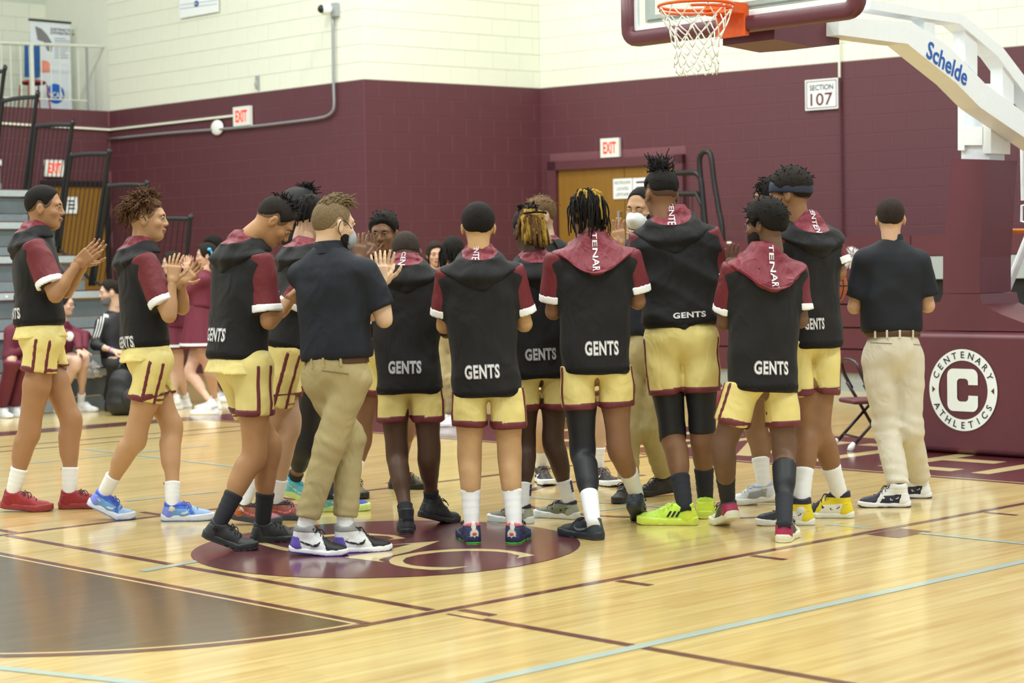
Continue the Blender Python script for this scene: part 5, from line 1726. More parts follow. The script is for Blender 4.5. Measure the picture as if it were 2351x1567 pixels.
            if not nostripe:
                for sg in (-1, 1):
                    dirv = nrm(o*math.cos(al)+kdir*sg*math.sin(al)); nv_ = np.cross(d, dirv)
                    sf((fn, l_, h_), [plane(hb+d*.0015, d), plane(Hh-d*.02, -d), plane(Wt-ax*.004, ax), plane(hb+dirv*.02, -dirv), (lambda X, Y, Z, nv_=nv_, hb=hb: np.abs((X-hb[0])*nv_[0]+(Y-hb[1])*nv_[1]+(Z-hb[2])*nv_[2])-.0112)], 'side_stripe', m_strp)
        if waist_flap:
            fn, l_, h_ = torso_fn(A-ax*.075, ax, r, f, .080, [(0, .194*S*tw, .154*S*td, 0), (1, .168*S*tw, .126*S*td, 0)])
            S_ = Fld(l_, h_, .009); S_.add((fn, l_, h_), 0); S_.disp(folds(pid+80, .004, r, f, ax, A)); V, Q = S_.mesh()
            fl = part('waist_flap', V, Q, m_gold, SH)
    elif bottom in ('pants', 'tightpants'):
        lo = allp.min(0)-.2; hi = allp.max(0)+.2
        Wt = A+ax*.04
        pm = pants_m or m_khaki
        pts = np.array(hips+kn+ank+[Wt]); D = Fld(pts.min(0)-.16, pts.max(0)+.16, .0118*lod)
        D.add(ell(P+UP*.05, (.162*S*sw, .128*S*sw, .17*S), np.array([r0, f0, UP])), 0)
        D.add(rcone(P+UP*.08, Wt+ax*.05, .118*S*sw, .110*S*sw), .05)
        Dl = []
        for i in (0, 1):
            q_ = Fld.__new__(Fld); q_.__dict__ = dict(D.__dict__); q_.F = D.F.copy(); Dl.append(q_)
        for i in (0, 1):
            Hh, K, Ak = hips[i], kn[i], ank[i]
            Dl[i].add(rcone(Hh, K, .098*S*sw, .074*S*sw), .03)
            d = nrm(Ak-K); e = Ak-d*.015+d*hem_up
            fn, l_, h_ = rcone(K, e+d*.02, .074*S*sw, .064*S*sw)
            Dl[i].add((fmax(fn, plane(e, d)), l_, h_), .05)
        D.F = np.minimum(Dl[0].F, Dl[1].F)
        D.cut(plane(Wt, ax))
        def wr_(X, Y, Z):
            n = 0
            for i in (0, 1):
                for C_, k_, am in ((kn[i], 85., .0035), (ank[i]+UP*.08, 105., .0035), (hips[i]-UP*.12, 62., .003)):
                    w = np.exp(-(((X-C_[0])**2+(Y-C_[1])**2+(Z-C_[2])**2)/.02))
                    n = n+am*w*np.sin(k_*(Z-C_[2])+16*((X-C_[0])*RT[0]+(Y-C_[1])*RT[1])+i+2*np.sin(14*(X-Y)))
            return -n
        D.disp(wr_); D.disp(folds(pid+50, .0035, r0, f0, UP, P, hf=1.6))
        V, Q = D.mesh(); V = smooth_mesh(V, Q, 1)
        SH = part('trousers', V, Q, pm, T); ctx['SH'] = SH; ctx['D'] = D
    elif bottom == 'skirt':
        pts = np.array(hips+kn); D = Fld(pts.min(0)-.3, np.maximum(pts.max(0), A)+.25, .013)
        zt_ = A[2]+.03; zb_ = gr_py_z(skirt_y, t0, P)
        D.add((lambda X, Y, Z: np.maximum(np.sqrt((X-P[0])**2+(Y-P[1])**2)-(.135+.085*np.clip((zt_-Z)/(zt_-zb_), 0, 1)+.006*np.sin(np.arctan2(Y-P[1], X-P[0])*14)*np.clip((zt_-Z)/(zt_-zb_), 0, 1)), np.maximum(Z-zt_, zb_-Z)), D.lo, D.lo+D.h*D.n), 0)
        V, Q = D.mesh(); SH = part('skirt', V, Q, cloth or m_red, T); ctx['SH'] = SH
        for zz, m_ in ((.035, m_cuff),):
            ringp = [np.array([P[0]+.222*math.cos(a), P[1]+.222*math.sin(a), zb_+zz]) for a in np.linspace(0, 2*np.pi, 36, endpoint=False)]
            rws = [[p+np.array([0, 0, q]) for p in ringp] for q in (-.014, .014)]
            mbc = MB().ring_loft(rws, cap=False); part('skirt_band', np.array(mbc.V), mbc.F, m_, SH)
    # ---- leggings
    for i, (fr0, fr1), m_ in leggings:
        Hh, K, Ak = hips[i], kn[i], ank[i]
        pl = leg(i, .0045); pts = np.array([Hh, K, Ak]); E_ = Fld(pts.min(0)-.12, pts.max(0)+.12, .010)
        for p_, k in pl: E_.add(p_, k)
        def pt(f_): return Hh+(K-Hh)*f_ if f_ <= 1 else K+(Ak-K)*(f_-1)
        p0, p1 = pt(fr0), pt(fr1); dn = nrm(Ak-K)
        E_.cut(plane(p0, -nrm(K-Hh) if fr0 <= 1 else -dn)); E_.cut(plane(p1, dn if fr1 > 1 else nrm(K-Hh)))
        V, Q = E_.mesh(); V = smooth_mesh(V, Q, 1)
        part('leg_sleeve', V, Q, m_, T)
    # ---- socks
    if socks:
        for i in (0, 1):
            so = socks[i] if isinstance(socks, list) else socks
            if so is None: continue
            m_, hgt = so[:2]
            d = nrm(kn[i]-ank[i]); n = 14; rws = []; x = nrm(np.cross(d, f0)); y = np.cross(d, x)
            for k in range(n+1):
                u = k/n; c = ank[i]-d*.055*(1-min(1, u*6))+d*hgt*u*S
                lt = hgt*u*S/max(.2, np.linalg.norm(kn[i]-ank[i])); rl = .0355+.020*lt+.016*max(0, lt-.30)
                rr = (max(.0405, rl+.0055)+.0010*math.sin(k*2.1))*S*(.80+.20*min(1, u/.15))
                rws.append([c+(x*math.cos(a)+y*math.sin(a))*rr for a in np.linspace(0, 2*np.pi, 20, endpoint=False)])
            rws.append([c+(x*math.cos(a)+y*math.sin(a))*rr*.8 for a in np.linspace(0, 2*np.pi, 20, endpoint=False)])
            mbs = MB().ring_loft(rws); sk_ = part('sock', np.array(mbs.V), mbs.F, m_, T)
            if len(so) > 2:
                back = -shoe_tf[i][1]
                for q in range(int(so[3]) if len(so) > 3 else 6):
                    u = .95-.11*q; c = ank[i]+d*hgt*u*S+back*(max(.0405, .0355+.020*hgt*u*S/max(.2, np.linalg.norm(kn[i]-ank[i]))+.0055)+.001)*S+d*0
                    mk = MB().obox(c, np.cross(d, back)*.0085, back*.0022, d*.0055); part('sock_mark', np.array(mk.V), mk.F, so[2], sk_, smooth=False)
    # ---- shoes
    if shoes:
        for i in (0, 1):
            spn = shoes[i] if isinstance(shoes, list) else shoes
            D_ = shoe_parts(spn.get('kind', 'low')); tf = shoe_tf[i][0]
            mm = lambda c: c if not isinstance(c, tuple) else mat('shoe_%d_%d_%d' % c, c, .5, .05, 40, .05, 300)
            up = part('shoe', tf(D_['upper'][0]), D_['upper'][1], mm(spn['up']), T)
            for nm_, key in (('sole', 'sole'), ('outsole', 'outsole'), ('toe_panel', 'toe'), ('heel_panel', 'heel'), ('side_panel', 'side'), ('collar', 'collar'), ('heel_tab', 'tab'), ('laces', 'laces'), ('swoosh', 'swoosh'), ('stripes', 'bars')):
                if spn.get(key) is not None:
                    part(nm_, tf(D_[key][0]), D_[key][1], mm(spn[key]), up, smooth=key not in ('swoosh', 'bars'))
            ctx.setdefault('shoes', []).append((up, tf))
    # ---- hair
    if hair:
        for q_ in hair:
            if q_[0] == 'hair' and fade:
                Vs, Fs = FADE[id(q_[1])] if id(q_[1]) in FADE else (None, None)
                if Vs is not None:
                    hc_ = q_[3].node_tree.nodes['Mix'].inputs[6].default_value[:3]
                    c_ = tuple(.5*x+.5*y for x, y in zip([255*v**(1/2.2) for v in hc_], sk))
                    part('stubble', HT(Vs), Fs, mat('stubble_%d' % pid, c_, .7, .2, 300), T)
        for nm_, V, F, m_ in hair:
            part(nm_, HT(V), F, m_, T)
    return ctx
def proj_py(p):
    d = np.asarray(p)-CAM; z = d@FW; a = d@RT/z; b = d@DN/z
    return H/2+FPX*(-sr*a+cr*b)
def gr_py_z(py, t, P):
    # height at which the vertical through P crosses image row py
    lo, hi = -1.0, 3.0
    for _ in range(40):
        m = (lo+hi)/2
        if proj_py((P[0], P[1], m)) > py: lo = m
        else: hi = m
    return (lo+hi)/2
# ================================================================ HAIR
def hm(name, rgb, rough=.75): return mat('hair_'+name, rgb, rough, .3, 90, .9, 420, spec=.25)
hk = hm('black', (26, 22, 22)); hk2 = hm('soft_black', (40, 33, 30)); hb_ = hm('brown', (104, 72, 48)); hdb = hm('dark_brown', (52, 40, 34))
hbl = hm('ash', (136, 116, 86)); hlb = hm('light_brown', (124, 98, 68)); hgold = hm('gold', (196, 158, 66)); hgrey = hm('cropped', (62, 52, 46)); hbeard = hm('beard', (40, 30, 26))
FADE = {}; KEEP = []
def cap(m, *a, name='hair', **k):
    fd = k.pop('fd', .028)
    V, F = hair_cap(*a, **k)
    if fd:
        k2 = dict(k); k2['amp'] = 0; k2['ear'] = k.get('ear', .012)-fd; k2['nape'] = k.get('nape', -.045)-fd*.9; k2['front'] = k.get('front', .078)-.004; k2['edge'] = .02; k2['h'] = .0085
        FADE[id(V)] = hair_cap(.0016, .0014, **k2); KEEP.append(V)
    return (name, V, F, m)
def lockset(name, m, *a, **k):
    V, F, _ = merge(locks(*a, **k)); return (name, V, F, m)
def beard(m, th=.008, h=.0055, top=-.022):
    F_ = Fld((-.085, -.05, -.14), (.085, .125, .0), h)
    F_.add(ell((0, .022, -.04), (.058+th, .066+th, .070+th)), 0); F_.add(ell((0, .052, -.088), (.030+th, .030+th, .024+th)), .03)
    F_.cut(lambda X, Y, Z: Z-(top-.3*np.clip(Y-.035, 0, 1)+.0*X)); F_.cut(plane((0, -.0, -.04), (0, -1, 0)))
    # clear the mouth
    fn, lo, hi = ell((0, .096, -.056), (.026, .03, .011)); S, X, Y, Z = F_.sl(lo, hi); F_.F[S] = np.maximum(F_.F[S], -fn(X, Y, Z))
    fn, lo, hi = ell((0, .105, -.02), (.030, .045, .020)); S, X, Y, Z = F_.sl(lo, hi); F_.F[S] = np.maximum(F_.F[S], -fn(X, Y, Z))
    F_.disp(lambda X, Y, Z: .0015*np.sin(420*X+2*np.sin(90*Z))*np.sin(400*Z+60*Y))
    V, Q = F_.mesh(); return ('beard', V, Q.tolist(), m)
def root_top(rng, az=(0, 6.28), el=(.35, 1.5)):
    return scalp(rng.uniform(*az), rng.uniform(*el), .003)
def mop(n, m, L, r0, r1, seed, az=(1.2, 5.1), el=(.1, 1.5), drop=.5, amp=.006, out=1.0, name='hair_locks', twist=.12, sides=6):
    """locks that leave the scalp outwards and fall"""
    def tip(rng, a):
        d = nrm((a-CR_C)/CR_R); l = L*rng.uniform(.75, 1.15)
        return a+d*l*.45*out+np.array([0, 0, .1*l]), a+d*l*(1-drop)*out+np.array([rng.normal(0, .01), rng.normal(0, .01), -l*drop])
    return lockset(name, m, n, lambda rng: root_top(rng, az, el), tip, r0, r1, seed, amp, 5 if L < .13 else sides, 5 if L < .03 else (7 if L < .13 else 9), twist)

def swept(n, m, L, seed):
    def tip(rng, a):
        l = L*rng.uniform(.7, 1.2); sx = rng.normal(0, .012)
        return a+np.array([sx*.5, l*.25, .028]), a+np.array([sx, l*.85, .006+rng.normal(0, .006)-max(0, a[1]-.03)*.25])
    return lockset('hair_locks', m, n, lambda rng: root_top(rng, (0, 6.28), (.72, 1.55)), tip, .0055, .0022, seed, .004, 6, 8, .1)
def shoe(up, sole, kind='low', **k): return dict(up=up, sole=sole, kind=kind, **k)
RED = (150, 28, 38); DRED = (122, 34, 40); BLK = (30, 31, 36); BLK2 = (44, 46, 52); WHT = (236, 238, 242)
s_red = shoe(RED, (146, 48, 52), outsole=(120, 40, 44), laces=(70, 20, 34), tab=(110, 18, 30), heel=(140, 26, 36))
s_blue = shoe((66, 108, 214), (216, 222, 236), outsole=(120, 150, 220), toe=(140, 176, 226), side=(108, 160, 222), swoosh=(206, 222, 240), laces=(60, 90, 190), collar=(70, 100, 220), heel=(122, 136, 232))
s_black = shoe(BLK, (36, 37, 41), outsole=(46, 48, 52), laces=BLK, heel=BLK2, toe=(40, 41, 46))
s_orange = shoe((150, 84, 70), (60, 62, 74), outsole=(52, 54, 66), laces=(34, 22, 30), toe=(150, 92, 116), heel=(172, 92, 48), collar=(40, 26, 34), swoosh=(210, 110, 130))
s_teal = shoe((108, 196, 214), (214, 240, 150), outsole=(206, 236, 140), laces=(230, 190, 190), toe=(36, 70, 190), collar=(60, 190, 226), swoosh=(190, 226, 226), heel=(110, 206, 226))
s_purple = shoe(WHT, WHT, 'mid', outsole=(96, 72, 176), heel=(104, 84, 182), toe=(22, 22, 28), laces=(24, 22, 28), swoosh=(24, 22, 30), collar=(150, 154, 154))
s_camo = shoe((58, 54, 44), (26, 26, 26), outsole=(24, 24, 24), laces=BLK, toe=(92, 84, 58), heel=(34, 32, 30), collar=BLK)
s_navy = shoe((46, 54, 92), (40, 46, 82), outsole=(72, 214, 66), laces=(24, 26, 50), tab=(226, 226, 214), collar=(222, 120, 134), heel=(44, 52, 92))
s_grey = shoe((126, 128, 118), (232, 236, 240), outsole=(214, 220, 226), laces=(24, 24, 30), heel=(160, 166, 150), side=(112, 120, 92), collar=(30, 32, 52), swoosh=(28, 30, 40))
s_pink = shoe((50, 40, 44), (228, 234, 240), outsole=(40, 30, 32), laces=(130, 110, 106), collar=(46, 32, 38), tab=(196, 96, 90), toe=(44, 36, 38), swoosh=(220, 232, 238))
s_graph = shoe((36, 40, 50), (34, 42, 50), outsole=(44, 50, 54), laces=(24, 26, 34), heel=(44, 54, 64), tab=(72, 82, 94), swoosh=(110, 118, 128), toe=(30, 32, 38))
s_neon = shoe((206, 246, 84), (220, 242, 96), bars=(30, 40, 40), outsole=(226, 236, 120), laces=(216, 246, 110), heel=(222, 244, 70), toe=(200, 242, 96))
s_kyrie = shoe((66, 66, 66), (226, 226, 200), outsole=(232, 230, 206), laces=(26, 24, 30), heel=(164, 34, 78), toe=(206, 204, 190), collar=(40, 38, 46))
s_yellow = shoe((232, 212, 40), (232, 234, 226), 'mid', outsole=(226, 228, 220), heel=(230, 210, 36), toe=(28, 30, 48), side=(232, 232, 222), swoosh=(24, 26, 44), collar=(30, 32, 50), laces=(24, 26, 44))
s_wgrey = shoe((220, 226, 234), WHT, outsole=(206, 212, 224), side=(150, 160, 174), laces=(190, 200, 214), collar=(176, 190, 226), heel=(210, 216, 226))
s_panda = shoe(WHT, WHT, 'mid', outsole=(52, 46, 84), toe=(30, 28, 54), side=(34, 32, 58), swoosh=WHT, laces=(26, 26, 44), collar=WHT, heel=WHT)
s_white = shoe(WHT, WHT, outsole=(220, 222, 226), laces=WHT)
s_dress = shoe((44, 40, 42), (36, 34, 34), laces=(24, 22, 24), outsole=(40, 38, 38))
NAVYMARK = mat('sock_navy', (34, 34, 92), .7)
W12 = (m_sockw, .13); 

# ================================================================ THE HUDDLE
# far left, red shoes
c = person('leftmost player clapping in profile, red basketball shoes and gold shorts', (172, 124, 86), 14, 1.05,
    [(196, 1166, 2, 0), (62, 1173, -2, 6)], (98, 800), [(163, 972, .08), (68, 985, -.06)], (91, 748), (80, 528), (103, 480, 0, 2, 2, 0, 1.10),
    arms={'R': dict(e=(127, 678, -.24), w=(178, 604, -.2), d=(.72, .05, .6), p=(-.15, 1, .1)), 'L': dict(e=(152, 668, .12), w=(196, 603, -.06), d=(.62, .0, .8), p=(.1, -1, .1))},
    hair=[cap(hk, .011, .0035, front=.088, ear=.02, nape=-.03, amp=.0012)], short_y=(850, 852), socks=(m_sockw, .135, m_navy, 1), shoes=s_red, hood=(.03, .155, False), gents=(40, 719, 60, 26), waist_flap=True, td=1.03, tw=1.0)
# curly brown
c = person('player with curly brown hair clapping in profile, blue and white shoes', (192, 146, 106), 22, 1.0,
    [(432, 1194, 0, 0), (252, 1192, -4, 26)], (345, 850), [(394, 985, .08), (312, 1000, -.05)], (334, 799), (318, 564), (340, 505, 0, 2, 2, 0, 1.06),
    arms={'R': dict(e=(388, 724, -.22), w=(396, 646, -.22), d=(.12, .05, 1), p=(.35, 1, 0), pose='open'), 'L': dict(e=(418, 706, .06), w=(416, 648, -.08), d=(.62, .0, .62), p=(-.2, -1, .3), pose='open')},
    hair=[cap(hb_, .012, .002, front=.075, ear=.03, nape=-.02, amp=.004), mop(380, hb_, .070, .0050, .0028, 3, az=(1.2, 5.1), el=(.1, 1.4), drop=.40, out=1.15, amp=.008), mop(90, hb_, .045, .005, .002, 5, az=(-.7, .7), el=(.95, 1.5), drop=.15), mop(110, hb_, .10, .006, .0025, 8, az=(2.0, 4.3), el=(-.1, .6), drop=.62, out=.8, amp=.008)],
    short_y=(912, 918), socks=(m_sockw, .12, m_navy, 1), shoes=s_blue, hood=(.03, .155, False), gents=(292, 785, 80, 28), waist_flap=True)
# head bowed
c = person('player with bowed head and top twists, black shoes and dark ankle socks', (182, 132, 88), 42, 1.0,
    [(642, 1243, 2, 0), (526, 1262, -6, 20)], (560, 865), [(618, 1030, .08), (584, 1040, -.05)], (546, 826), (560, 552), (628, 512, .0, 12, 44, 0, 1.04),
    arms={'R': dict(e=(617, 738, -.14), w=(660, 690, -.02), d=(.7, .5, .5), p=(-.3, .6, .6)), 'L': dict(e=(640, 715, .3), w=(672, 684, .18), d=(.7, .2, .5), p=(0, -1, 0))},
    hair=[cap(hk2, .012, .0035, front=.085, ear=.02, nape=-.03), mop(110, hk, .026, .006, .003, 11, az=(0, 6.28), el=(.85, 1.5), drop=.2, amp=.006)],
    short_y=(950, 952), socks=(m_sockb, .16), shoes=s_black, hood=(.035, .16, False), gents=(494, 768, 64, 32), waist_flap=True, cov=.83)
# braids
c = person('player with braided hair turned right, orange and purple shoes, white socks', (196, 156, 124), 25, .98,
    [(668, 1192, -4, 0), (588, 1203, 0, 10)], (652, 828), [(666, 972, .02), (606, 1010, .0)], (655, 800), (700, 565), (716, 502, .06, 30, 12, 0, 1.02),
    arms={'R': dict(e=(655, 730, -.12), w=(662, 690, .05), d=(.5, .3, .6), p=(-.3, .6, .6))},
    hair=[cap(hk, .012, .006, front=.08, ear=.0, nape=-.05), mop(40, hk, .14, .0075, .005, 21, az=(1.8, 4.4), el=(.2, 1.1), drop=.8, out=.35, amp=.003, twist=.25)],
    short_y=(915, 925), socks=(m_sockw, .14), shoes=s_orange, hlo=True, hood=(.035, .16, False))
# player with hood up
c5 = person('tall player with black hood pulled up, black tights and turquoise shoes', (128, 92, 68), 20, 1.03,
    [(790, 1172, 0, 0), (690, 1158, 0, 24)], (722, 815), [(748, 1000, .05), (704, 1015, 0)], (716, 832), (700, 555), (696, 492, 0, 12, 0, 0, 1.10),
    arms={'R': dict(e=(790, 660, -.1), w=(822, 598, .0), d=(.12, .1, 1), p=(-.2, 1, 0)), 'L': dict(e=(800, 650, .2), w=(838, 592, .14), d=(.25, .1, 1), p=(0, -1, 0))},
    hair=[mop(70, hk, .05, .006, .003, 31, az=(-.8, .8), el=(.9, 1.45), drop=.1)], short_y=(895, 895), socks=(m_sockb, .05), shoes=s_teal, hlo=True, leggings=[(0, (.2, 1.7), m_tight), (1, (.2, 1.7), m_tight)])
F_ = Fld((-.13, -.15, -.15), (.13, .1, .17), .008)
F_.add(ell((0, -.02, .035), (.102, .118, .118)), 0); F_.add(rcone((0, -.045, 0), (0, -.05, -.13), .085, .095), .05)
F_.cut(plane((0, .045, .05), (0, 1, -.15)), .01); F_.disp(lambda X, Y, Z: .003*np.sin(38*Y-30*Z+2*np.sin(20*X)))
V, Q = F_.mesh(); part('raised_hood', c5['HT'](V), Q, m_hoodie, c5['TP'])
# face-on player behind
c = person('player facing the camera with pressed lips, camouflage shoes', (124, 84, 58), 262, 1.0,
    [(944, 1121, -18, 0), (820, 1140, -70, 0)], (885, 830), [(930, 985, 0), (832, 1000, 0)], (885, 800), (878, 594), (881, 538, -.02, 258, 6, 0, 1.06),
    hair=[cap(hk, .020, .009, front=.068, ear=.01, nape=-.045, amp=.0035, freq=420), mop(200, hk, .011, .0045, .003, 204, az=(0, 6.28), el=(.7, 1.5), drop=.1, out=1.0, amp=.004, name='hair_curls')], short_y=(905, 905), socks=(m_sockw, .12, m_navy, 1), shoes=s_camo, hood=(.03, .15, False), brow=(20, 14, 12))
# cropped hair, bowed, from behind
c = person('player seen from behind with head bowed, greying cropped hair and black high shoes', (88, 60, 44), 88, .97,
    [(932, 1218, 95, 0), (1008, 1202, 42, 16)], (938, 868), [(912, 1045, 0), (985, 1036, 0)], (938, 904), (934, 602), (932, 584, .07, 92, 34, 0, 1.0),
    hair=[cap(hgrey, .0055, .003, front=.085, ear=.0, nape=-.05, amp=.0012, freq=700)], short_y=(968, 968), socks=(m_sockb, .06), shoes=dict(s_black, kind='mid'), hlo=True, hood=(.03, .165, False), gents=(929, 843, 76, 30, 'GENTS', 1), strip='CEN', extra={'strip_off': -.15}, tw=1.02)
# green soles
c = person('player seen from behind with green-soled navy shoes and tall white socks', (200, 156, 108), 90, .99,
    [(1076, 1239, 103, 0), (1190, 1239, 77, 0)], (1121, 878), [(1078, 1050, 0), (1170, 1050, 0)], (1117, 912), (1101, 583), (1098, 524, .02, 92, 4, 0, 1.03),
    arms={'L': dict(e=(1020, 748, .06), w=(1060, 680, .3)), 'R': dict(e=(1204, 744, .06), w=(1150, 680, .3))},
    hair=[cap(hk, .013, .009, front=.085, ear=-.0, nape=-.042, amp=.0015)], short_y=(978, 982), socks=(m_sockw, .175), shoes=s_navy, hlo=True, hood=(.045, .185, False), gents=(1107, 853, 80, 33), strip='CENTE', extra={'strip_off': -.16}, tw=1.0)
for up_, tf_ in c['shoes']:      # pale fan and coral eye on the heels
    fan = np.array([(math.sin(a)*rr, -.0875+.006*abs(math.sin(a)), .052+math.cos(a)*rr*1.15) for a in np.linspace(0, 2*np.pi, 40, endpoint=False) for rr in [.026 if int(round(a/(2*np.pi)*40)) % 2 else .020]])
    V = np.vstack([fan, [(0, -.088, .052)]]); part('heel_fan', tf_(V), [(k, (k+1) % 40, 40) for k in range(40)], mat('heel_cream', (228, 228, 214), .6), up_, smooth=False)
    V, F = uvs((0, -.088, .054), (.012, .004, .009)); part('heel_eye', tf_(V), F, mat('heel_coral', (226, 96, 84), .6), up_)
# blond dreads
c = person('player with thick blond-tipped dreadlocks tied back, grey shoes', (78, 54, 42), 100, .95,
    [(1172, 1198, 150, 0), (1278, 1188, 148, 0)], (1240, 852), [(1206, 1020, 0), (1270, 1012, 0)], (1241, 869), (1228, 592), (1212, 528, .03, 120, 8, 0, 1.02),
    hair=[cap(hdb, .010, .008, front=.08, ear=.0, nape=-.05, amp=.003),
          ('hair_tie', *tube([scalp(a, .25, .012)+np.array([0, -.02, .02]) for a in np.linspace(2.2, 4.1, 14)], .006, 6), hk),
          mop(26, hgold, .17, .0105, .008, 41, az=(2.2, 4.1), el=(.2, .8), drop=.92, out=.25, amp=.004, twist=.32, name='blond_locks'), mop(22, hm('bronze', (120, 84, 46)), .165, .0105, .008, 43, az=(2.2, 4.1), el=(.1, .8), drop=.92, out=.25, amp=.004, twist=.32, name='bronze_locks'),
          mop(16, hdb, .06, .009, .006, 45, az=(1.4, 4.9), el=(.7, 1.3), drop=.4, twist=.3)],
    short_y=(938, 940), socks=(m_sockw, .13, NAVYMARK, 5), shoes=s_grey, hlo=True, hood=(.04, .17, False), gents=(1242, 813, 70, 28, 'GENTS', 1), tw=1.0)
# light brown hair behind
c = person('player with light brown hair behind the blond dreadlocks, black and pink shoes', (206, 168, 140), 245, 1.02,
    [(1388, 1113, -62, 0), (1250, 1110, -80, 0)], (1312, 830), [(1372, 975, 0), (1240, 980, 0)], (1310, 800), (1258, 562), (1238, 500, 0, 205, 4, 0, 1.05),
    hair=[cap(hlb, .016, .006, front=.082, ear=.015, nape=-.04, amp=.003, freq=300), mop(90, hlb, .035, .004, .002, 51, az=(0, 6.28), el=(.6, 1.5), drop=.5)], short_y=(905, 905), socks=(m_sockw, .13, m_navy, 1), shoes=s_pink, hlo=True, hood=(.03, .15, False), brow=(90, 66, 44))
# long dreads with yellow streaks
c = person('player with shoulder-length dreadlocks and yellow streaks, one black leg sleeve', (146, 104, 76), 92, 1.02,
    [(1334, 1233, 132, 0), (1463, 1198, 76, 28)], (1368, 846), [(1338, 1035, 0), (1420, 1020, .02)], (1369, 858), (1361, 548), (1344, 494, .03, 118, 4, 0, 1.03),
    arms={'L': dict(e=(1270, 716, .04), w=(1310, 640, .3)), 'R': dict(e=(1464, 692, .03), w=(1420, 630, .2))},
    hair=[cap(hk, .012, .008, front=.08, ear=.0, nape=-.05), mop(190, hk, .175, .0052, .0032, 61, az=(1.2, 4.9), el=(.15, 1.35), drop=.93, out=.55, amp=.004, twist=.2),
          mop(16, hgold, .165, .0066, .0045, 64, az=(2.0, 4.5), el=(.6, 1.3), drop=.9, out=.80, amp=.004, twist=.25, name='yellow_locks')],
    short_y=(938, 932), socks=(m_sockw, .17, NAVYMARK, 6), shoes=s_graph, hlo=True, hood=(.165, .19, True), gents=(1382, 799, 78, 34), strip='TENARY', extra={'strip_off': .02}, leggings=[(0, (.3, 1.80), m_tight)], shw=.19, cov=.8)
# masked coach
c2 = person('masked man with closed eyes raising a hand, khaki trousers and dark shoes', (194, 148, 112), 250, 1.0,
    [(1502, 1138, 198, 6), (1432, 1150, 250, 0)], (1490, 825), [(1492, 985, 0), (1445, 990, 0)], (1490, 770), (1484, 538), (1472, 481, -.02, 238, 10, 4, 1.06),
    arms={'R': dict(e=(1446, 620, -.1), w=(1424, 562, -.2), d=(-.12, -.1, 1), p=(.5, -.75, 0), pose='open'), 'L': dict(e=(1520, 620, -.1), w=(1482, 578, -.25), d=(-.45, 0, .7), p=(-.6, .2, .3))},
    hair=[cap(hk, .006, .004, front=.098, ear=.03, nape=-.03), beard(hbeard, .014)], top='polo', bottom='pants', shoes=s_dress, group='coaches in dark polo shirts', brow=(34, 24, 20))
F_ = Fld((-.085, -.02, -.125), (.085, .15, .03), .0055)
F_.add(ell((0, .045, -.05), (.066, .078, .066)), 0); F_.add(rcone((0, .085, .005), (0, .118, -.035), .014, .020), .03); F_.cut(plane((0, .035, -.04), (0, -1, 0)), .006); F_.cut(plane((0, 0, .006), (0, .1, 1)), .006); F_.cut(plane((0, 0, -.108), (0, 0, -1)), .006)
V, Q = F_.mesh(); mk_ = part('face_mask', c2['HT'](V), Q, m_white, c2['T'])
for z in (-.012, -.075):
    for s in (-1, 1):
        MB().tube(c2['HT'](spline([(s*.06, .055, z), (s*.078, .02, z*.8), (s*.082, -.02, z*.6)], 10)), .0022, 5).build('mask_strap', m_white, mk_)
# closed lids
for s in (-1, 1):
    V, F = uvs((s*.032, .0785, .009), (.0165, .0125, .012), None, 12, 8); part('eyelid', c2['HT'](V), F, MATS['skin_%d' % c2['pid']], c2['T'])
# navy polo coach, clapping
c1 = person('man in navy polo and khaki chinos clapping, purple and white high-tops', (220, 182, 150), 66, 1.0,
    [(832, 1266, 10, 0), (732, 1274, -10, 5)], (772, 868), [(802, 1008, .08), (757, 1018, -.04)], (773, 824), (754, 568), (766, 520, .02, 36, 4, 0, 1.09),
    arms={'R': dict(e=(882, 733, -.04), w=(872, 650, .02), d=(-.05, .1, 1), p=(-.1, 1, 0), s=(838, 622, -.06)), 'L': dict(e=(850, 720, .3), w=(880, 648, .14), d=(.15, .0, 1), p=(.1, -1, 0))},
    hair=[cap(hbl, .004, .0022, front=.085, ear=.01, nape=-.045), swept(260, hbl, .06, 71), beard(hbeard, .004)],
    top='polo', bottom='pants', socks=(m_sockw, .10), shoes=s_purple, group='coaches in dark polo shirts', tw=1.03, brow=(120, 100, 70), hem_up=-.06, sleeve_r=1.05)
F_ = Fld((-.08, -.02, -.125), (.08, .14, .02), .006)
F_.add(ell((0, .045, -.05), (.063, .074, .062)), 0); F_.cut(plane((0, .05, -.04), (0, -1, 0)), .006); F_.cut(plane((0, 0, .0), (0, .1, 1)), .006)
V, Q = F_.mesh(); mk_ = part('face_mask', c1['HT'](V), Q, mat('mask_grey', (160, 166, 176), .7), c1['T'])
for s in (-1, 1):
    MB().tube(c1['HT'](spline([(s*.062, .06, -.006), (s*.08, .02, .02), (s*.09, -.012, .024), (s*.092, -.026, .0), (s*.086, -.02, -.03), (s*.072, .03, -.075), (s*.06, .055, -.08)], 18)), .0022, 5).build('mask_strap', m_black, mk_)
